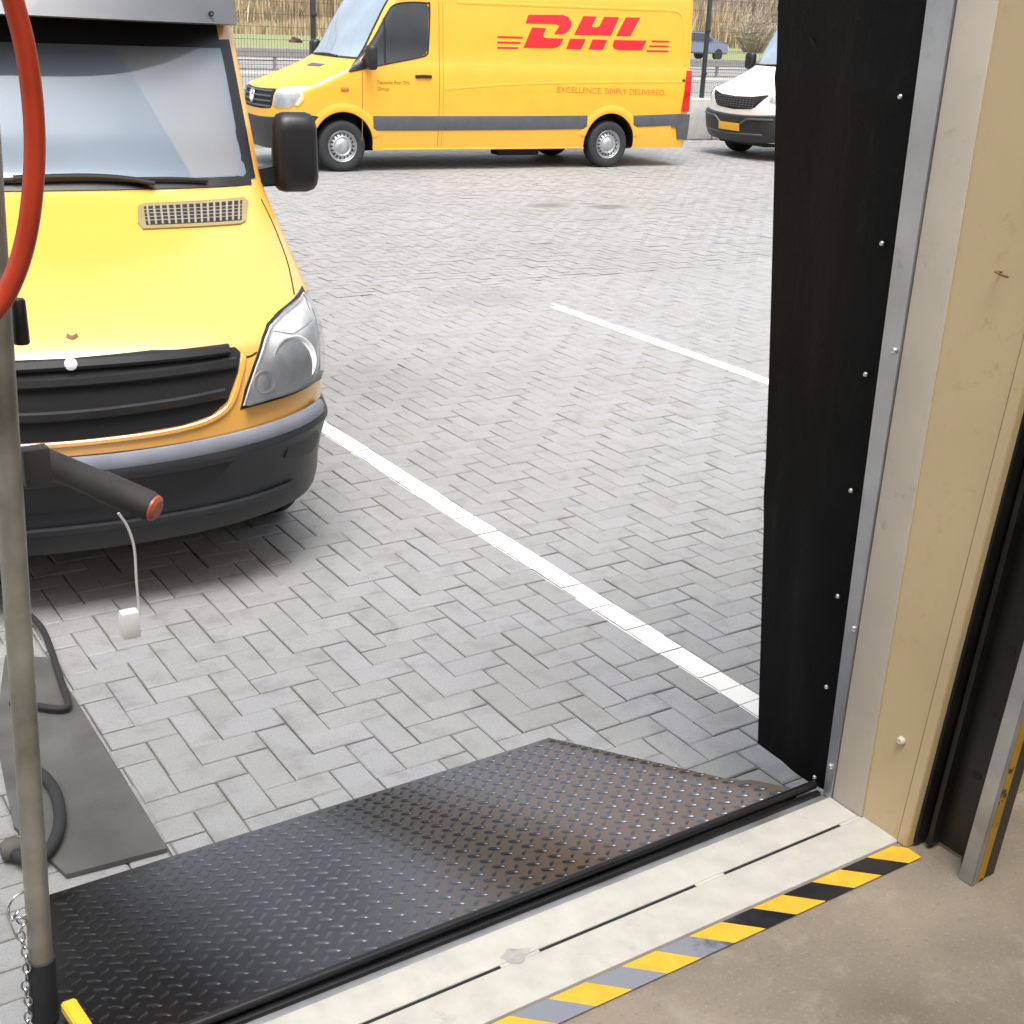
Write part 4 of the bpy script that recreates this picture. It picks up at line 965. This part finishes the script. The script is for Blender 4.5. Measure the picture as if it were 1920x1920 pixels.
# yellow lever
bm = bmesh.new(); a, b = Vector((.362, 1.900, .418)), Vector((.372, 1.70, .43))
hexa(bm, [(.3485, 1.905, .405), (.3745, 1.905, .405), (.392, 1.72, .412), (.366, 1.72, .412), (.3485, 1.905, .428), (.3745, 1.905, .428), (.392, 1.72, .436), (.366, 1.72, .436)], .003)
tag(from_bm('ramp_lever', bm, YST), 'yellow painted flat lever at the foot of the pole', 'lever')
# barrier arm with red end, cord and weight
arm = empty('padded_barrier', tuple(gxy(60, 865, 2.05)), label='dark padded barrier arm with a red end pointing at the van', cat='barrier')
a, b = gxy(62, 856, 2.16), gxy(288, 952, 1.99)
def rel(o, p): return Vector(p) - o.location
bm = bmesh.new(); mid = a.lerp(b, .55)
tube(bm, [rel(arm, q) for q in (a, a.lerp(b, .03), mid, a.lerp(b, .57), a.lerp(b, .97), b)], [.020, .0235, .0245, .027, .026, .0235], 18); from_bm('padding', bm, mat('dark_foam', (.028, .027, .025), .75, var=.3, scale=14, bump=.3), arm)
dr = (b-a).normalized(); bm = bmesh.new(); tube(bm, [rel(arm, b-dr*.004), rel(arm, b+dr*.004), rel(arm, b+dr*.009)], [.0236, .0225, .016], 18); from_bm('red_cap', bm, mat('red_cap_plastic', (.36, .085, .045), .4), arm)
bm = bmesh.new(); p0 = gxy(42, 846, 2.03); p1 = gxy(92, 900, 2.06); box(bm, rel(arm, (p0.x, 2.03, p1.z)), rel(arm, (p1.x, 2.06, p0.z)), .004); from_bm('bracket', bm, mat('bracket_grey', (.035, .034, .032), .6), arm)
cd = empty('hanging_cord', tuple(gxy(258, 1150, 2.4)), label='thin white cord with a white weight hanging from the barrier arm', cat='cord')
bm = bmesh.new(); tube(bm, [rel(cd, q) for q in spline([gxy(u, v, 2.4) for u, v in ((222, 962), (240, 990), (252, 1030), (256, 1090), (262, 1152))], 6)], .0028, 8); from_bm('string', bm, CRD, cd)
bm = bmesh.new(); p0 = gxy(224, 1148, 2.4); p1 = gxy(262, 1190, 2.4); box(bm, rel(cd, (p0.x, 2.385, p1.z)), rel(cd, (p1.x, 2.415, p0.z)), .006); from_bm('weight', bm, mat('white_weight', (.75, .75, .75), .45), cd)
# mat, strap and hose end on the paving
bm = bmesh.new()
mp = [(.565, 2.82), (.822, 2.80), (.824, 3.02), (.820, 3.3), (.826, 3.62), (.818, 4.02), (.70, 4.10), (.56, 3.6), (.50, 3.1)]
f = [bm.verts.new((x, y, .0155)) for x, y in mp]; f2 = [bm.verts.new((x, y, .001)) for x, y in mp]
bm.faces.new(f)
for i in range(len(mp)): bm.faces.new((f[i], f[(i+1) % len(mp)], f2[(i+1) % len(mp)], f2[i]))
tag(from_bm('rubber_mat', bm, MATR, smooth_deg=0), 'dark grey rubber mat lying on the paving left of the ramp', 'mat')
def gz(u, v, z):                    # the point at height z seen at pixel (u, v)
    r_ = RM @ np.array([(u-960)/FPX, (960-v)/FPX, -1.]); return Vector(np.array([0, 0, EYE]) + r_*((z-EYE)/r_[2]))
bm = bmesh.new()
tube(bm, spline([gz(u, v, .034) for u, v in ((58, 1155), (80, 1180), (98, 1225), (114, 1275), (128, 1318), (118, 1328), (92, 1327), (60, 1322), (20, 1318))], 6), .011, 10)
tag(from_bm('rubber_strap', bm, RUB), 'black rubber strap lying across the top of the grey mat', 'strap')
bm = bmesh.new()
tube(bm, spline([gz(u, v, .036) for u, v in ((40, 1440), (75, 1450), (102, 1482), (112, 1530), (104, 1572), (80, 1605), (50, 1612), (22, 1596))], 6), .0165, 12)
hb = from_bm('hose_end', bm, RUB); tag(hb, 'black hose curling on the paving behind the pole', 'hose')
bm = bmesh.new(); M = Matrix.Translation(gz(22, 1592, .036)); lathe(bm, [(0, -.03), (.022, -.026), (.030, -.01), (.030, .015), (.022, .028), (0, .03)], M, 18); from_bm('rubber_plug', bm, mat('grey_plug', (.09, .085, .075), .7), hb)

# ------------------------------------------------------------ yard edge: concrete blocks, mesh fence
def block(x, w, label):
    bm = bmesh.new(); box(bm, (0, 0, 0), (w-.02, .8, .765), .02); box(bm, (w*.25, .32, .7655), (w*.25+.12, .44, .80), .01) if False else None
    o = from_bm('concrete_block', bm, CRB, None, 30); o.location = (x, 19.8, 0); return tag(o, label, 'concrete block', 'concrete blocks edging the yard')
block(16.86, .80, 'pale concrete block between the yellow van and the white van')
block(17.68, 1.6, 'pale concrete block behind the nose of the white van')
block(15.24, 1.6, 'pale concrete block behind the rear of the long yellow van')
FY = 20.25
POST = mat('dark_fence_post', (.045, .047, .052), .5, metal=.3)
WIRE = mat('grey_fence_wire', (.10, .10, .095), .6, metal=.2)
def fence_post(x, y, label, h=2.9, z0=0):
    bm = bmesh.new(); box(bm, (-.035, -.035, 0), (.035, .035, h), .004); box(bm, (-.04, -.04, h), (.04, .04, h+.02), .004)
    for z in (.4, 1.2, 2.0): box(bm, (-.045, -.055, z), (.045, -.0352, z+.05), .004)
    o = from_bm('fence_post', bm, POST, None, 30); o.location = (x, y, z0); return tag(o, label, 'fence post', 'posts of the yard fence')
fence_post(17.62, FY-.07, 'dark fence post standing between the yellow and white vans')
fence_post(9.22, FY-.07, 'dark fence post behind the windscreen of the long yellow van')
fence_post(6.70, FY-.07, 'dark fence post left of the long yellow van at the frame edge')
def mesh_panel(x0, x1, label, y=FY):
    bm = bmesh.new(); n = int((x1-x0)/.05)
    for k in range(n+1):
        x = (x1-x0)*k/n; vs = [bm.verts.new(p) for p in ((x-.0028, 0, .05), (x+.0028, 0, .05), (x+.0028, 0, 2.6), (x-.0028, 0, 2.6))]; bm.faces.new(vs)
        vs = [bm.verts.new(p) for p in ((x, -.0028, .05), (x, .0028, .05), (x, .0028, 2.6), (x, -.0028, 2.6))]; bm.faces.new(vs)
    for k in range(14):
        z = .1 + k*.19; box(bm, (0, -.008, z-.003), (x1-x0, -.003, z+.003)); box(bm, (0, .003, z-.003), (x1-x0, .008, z+.003))
    o = from_bm('mesh_fence', bm, WIRE, None, 0); o.location = (x0, y, 0); return tag(o, label, 'fence', 'panels of the yard fence')
mesh_panel(6.75, 9.18, 'wire mesh fence panel in front of the reeds left of the yellow van')
mesh_panel(9.26, 11.7, 'wire mesh fence panel mostly hidden behind the yellow van')
mesh_panel(15.1, 17.58, 'wire mesh fence panel just behind the tail of the yellow van')
mesh_panel(17.66, 20.1, 'wire mesh fence panel behind the white van')

# ------------------------------------------------------------ beyond the fence
def sheet(name, y0, y1, z, m, kind='structure', x0=-250, x1=420):
    bm = bmesh.new(); n = 40
    for k in range(n):
        a, b = x0+(x1-x0)*k/n, x0+(x1-x0)*(k+1)/n
        bm.faces.new([bm.verts.new(p) for p in ((a, y0, z), (b, y0, z), (b, y1, z), (a, y1, z))])
    bmesh.ops.remove_doubles(bm, verts=bm.verts, dist=1e-4)
    return tag(from_bm(name, bm, m, None, 0), kind=kind)
ASP = mat('far_asphalt', (.22, .22, .215), .9, var=.15, scale=.4)
PAL = mat('pale_path', (.34, .33, .30), .9, var=.12, scale=.3)
GRS = mat('verge_grass', (.15, .21, .07), .95, var=.2, scale=.25, var2=(.22, .20, .11), bump=.6, bscale=2)
sheet('yard_asphalt', 20.55, 42.1, -.004, ASP); sheet('yard_asphalt', 1.75, 20.5, -.006, ASP, x0=24, x1=160); sheet('yard_asphalt', 1.75, 20.5, -.006, ASP, x0=-60, x1=-6)
sheet('road', 46, 53, .0, ASP); sheet('path', 42.2, 44.6, .0, PAL); sheet('kerb', 53.2, 54.6, .03, PAL); sheet('pavement_far', 57.5, 60.5, .0, PAL)
sheet('grass_verge', 61.5, 112, .01, GRS)
# guard rail
bm = bmesh.new(); box(bm, (0, 0, .45), (120, .06, .75), .02)
for k in range(40): box(bm, (k*3., .061, 0), (k*3.+.1, .16, .7))
gr_ = from_bm('guard_rail', bm, mat('dull_zinc', (.22, .22, .21), .7), None, 0); gr_.location = (-5, 44.9, 0); tag(gr_, 'low steel guard rail along the road beyond the fence', 'guard rail')
# brick coloured lumps in the grass
for x, y, s, lb in ((30.5, 84, .3, 'small brown clod in the grass at the far left'), (36.2, 82, .42, 'larger brown clod in the grass near the yellow van windscreen')):
    bm = bmesh.new(); bmesh.ops.create_icosphere(bm, subdivisions=2, radius=s)
    for v in bm.verts: v.co *= 1+.25*math.sin(v.co.x*9+v.co.z*7); v.co.z *= .55
    o = from_bm('earth_clod', bm, mat('clod_brown_%d' % int(x), (.10, .055, .04), .9), None, 40); o.location = (x, y, s*.3); tag(o, lb, 'clod')
# a low bank under the reeds
bm = bmesh.new(); gv = []
for i in range(60):
    x = -60+i*6.; gv.append([bm.verts.new((x, y, z+.25*math.sin(x*.09+y*.2)*(z > 0))) for y, z in ((111, -.05), (116, .6), (122, 1.5), (130, 2.6), (145, 3.2), (170, 3.4))])
for a, b in zip(gv, gv[1:]):
    for k in range(5): bm.faces.new((a[k], b[k], b[k+1], a[k+1]))
tag(from_bm('hills', bm, mat('straw_bank', (.42, .34, .22), .95, var=.25, scale=.6, bump=.6, bscale=4), None, 60), kind='structure')
# reeds and bare shrubs
def blades(name, n, area, hmin, hmax, wd, cols, kind='stuff', lean=.12, tufts=None):
    V, Fc, mi = [], [], []
    for _ in range(n):
        if tufts:
            tx, ty, tr = tufts[rng.integers(len(tufts))]; x, y = tx+rng.normal(0, tr), ty+rng.normal(0, tr)
        else: x, y = rng.uniform(*area[0]), rng.uniform(*area[1])
        h = rng.uniform(hmin, hmax)*(.85+.3*math.sin(x*.21)*math.sin(x*.083+1)); a = rng.uniform(0, math.pi); lx, ly = rng.normal(0, lean, 2)*h; w_ = wd*rng.uniform(.6, 1.4)
        ca, sa = math.cos(a)*w_, math.sin(a)*w_; b0 = len(V)
        V += [(x-ca, y-sa, 0), (x+ca, y+sa, 0), (x+lx*.4+ca*.9, y+ly*.4+sa*.9, h*.55), (x+lx*.4-ca*.9, y+ly*.4-sa*.9, h*.55), (x+lx, y+ly, h)]
        Fc += [(b0, b0+1, b0+2, b0+3), (b0+3, b0+2, b0+4)]; k = rng.integers(len(cols)); mi += [k, k]
    me = bpy.data.meshes.new(name); me.from_pydata(V, [], Fc)
    for c in cols: me.materials.append(c)
    me.polygons.foreach_set('material_index', mi); me.update()
    return tag(link(bpy.data.objects.new(name, me)), kind=kind)
RD = [mat('reed_straw', (.56, .45, .29), .9, var=.1), mat('reed_tan', (.46, .36, .22), .9, var=.1), mat('reed_dark', (.34, .26, .16), .9, var=.1)]
SH = [mat('twig_brown', (.36, .30, .23), .9, var=.1), mat('twig_grey', (.42, .37, .30), .9, var=.1), mat('twig_red', (.30, .215, .165), .9, var=.1)]
tag(blades('reed_bed', 26000, ((20, 100), (108, 124)), 2.6, 5.2, .06, RD), 'tall dry straw coloured reeds beyond the grass', 'reeds')
tag(blades('dry_grass', 9000, ((18, 70), (103, 109)), .7, 1.6, .05, RD), 'short dry grass at the foot of the reeds', 'dry grass')
def shrub(x, y, h, w_, lb, n=260):
    bm = bmesh.new()
    for k in range(n):
        a = rng.uniform(0, 2*math.pi); r_ = rng.uniform(.05, 1)*w_; hh = h*rng.uniform(.5, 1.05)*(1-.3*(r_/w_)**2); m_ = int(rng.integers(3))
        p0 = Vector((r_*.25*math.cos(a), r_*.25*math.sin(a), 0)); p2 = Vector((r_*math.cos(a), r_*math.sin(a), hh)); p1 = p0.lerp(p2, .5)+Vector((rng.normal(0, .1), rng.normal(0, .1), .2*h*rng.random()))
        pts = spline([p0, p1, p2], 3); tube(bm, pts, [.035-.024*i/(len(pts)-1) for i in range(len(pts))], 3, cap=False, mi=m_)
        for q in range(5):
            b0 = pts[int(rng.integers(2, len(pts)))]; e = b0+Vector((rng.normal(0, .28), rng.normal(0, .28), abs(rng.normal(.3, .2))))*(h/3); tube(bm, [b0, e], [.018, .007], 3, cap=False, mi=m_)
    o = from_bm('bare_shrub', bm, SH, None, 0); o.location = (x, y, 0); return tag(o, lb, 'shrub', 'bare shrubs along the far verge')
shrub(86, 92, 3.4, 3.2, 'bare brown shrub behind the dark post'); shrub(92, 91, 3.9, 3.4, 'bare brown shrub above the white van mirror'); shrub(98, 92, 3.6, 3.6, 'bare reddish shrub beside the white van windscreen'); shrub(104, 94, 4.2, 3.8, 'bare shrub half hidden by the black curtain')
tag(blades('thicket', 24000, ((84, 150), (112, 132)), 3.0, 8.0, .07, SH, lean=.16), 'leafless brown thicket filling the far background', 'thicket')
# far car on the road
nose_ = gxy(1346, 110, 60)
fc = empty('parked_car', (nose_.x-2.15, 60.0, .25), R(90), 'dark blue car on the far road behind the fence post', 'car')
CARP = mat('car_blue_grey', (.16, .19, .26), .3, coat=.6, var=.05)
prof = [(-2.1, .35), (-2.15, .7), (-2.0, .95), (-1.1, 1.08), (-.35, 1.52), (.9, 1.56), (1.7, 1.25), (2.1, 1.0), (2.15, .4)]
bm = bmesh.new(); L_ = [[bm.verts.new((s*(.9 if z < 1.1 else .72), x, z)) for x, z in prof] for s in (-1, 1)]
for i in range(len(prof)): bm.faces.new((L_[0][i], L_[0][(i+1) % len(prof)], L_[1][(i+1) % len(prof)], L_[1][i]))
bm.faces.new(L_[0]); bm.faces.new(L_[1][::-1]); bmesh.ops.bevel(bm, geom=bm.edges[:], offset=.06, segments=2, affect='EDGES'); from_bm('body', bm, CARP, fc)
bm = bmesh.new(); bm.faces.new([bm.verts.new(p) for p in ((-.70, -1.06, 1.12), (.70, -1.06, 1.12), (.62, -.42, 1.50), (-.62, -.42, 1.50))]); from_bm('windscreen', bm, WSC, fc, 0)
for s in (-1, 1):
    bm = bmesh.new(); bm.faces.new([bm.verts.new(p) for p in ((s*.90, -.95, 1.1), (s*.79, -.3, 1.45), (s*.79, .9, 1.48), (s*.90, 1.5, 1.12))]); from_bm('side_window', bm, GLS, fc, 0)
    bm = bmesh.new(); box(bm, (s*.5, -2.18, .62), (s*.85, -2.10, .8), .03); from_bm('headlight', bm, HLC, fc)
    for y in (-1.35, 1.35):
        bm = bmesh.new(); lathe(bm, [(0, -.1), (.2, -.1), (.32, -.09), (.33, 0), (.32, .09), (.2, .1), (0, .08)], Matrix.Translation((s*.82, y, .33)), 20); from_bm('wheel', bm, RUB, fc)
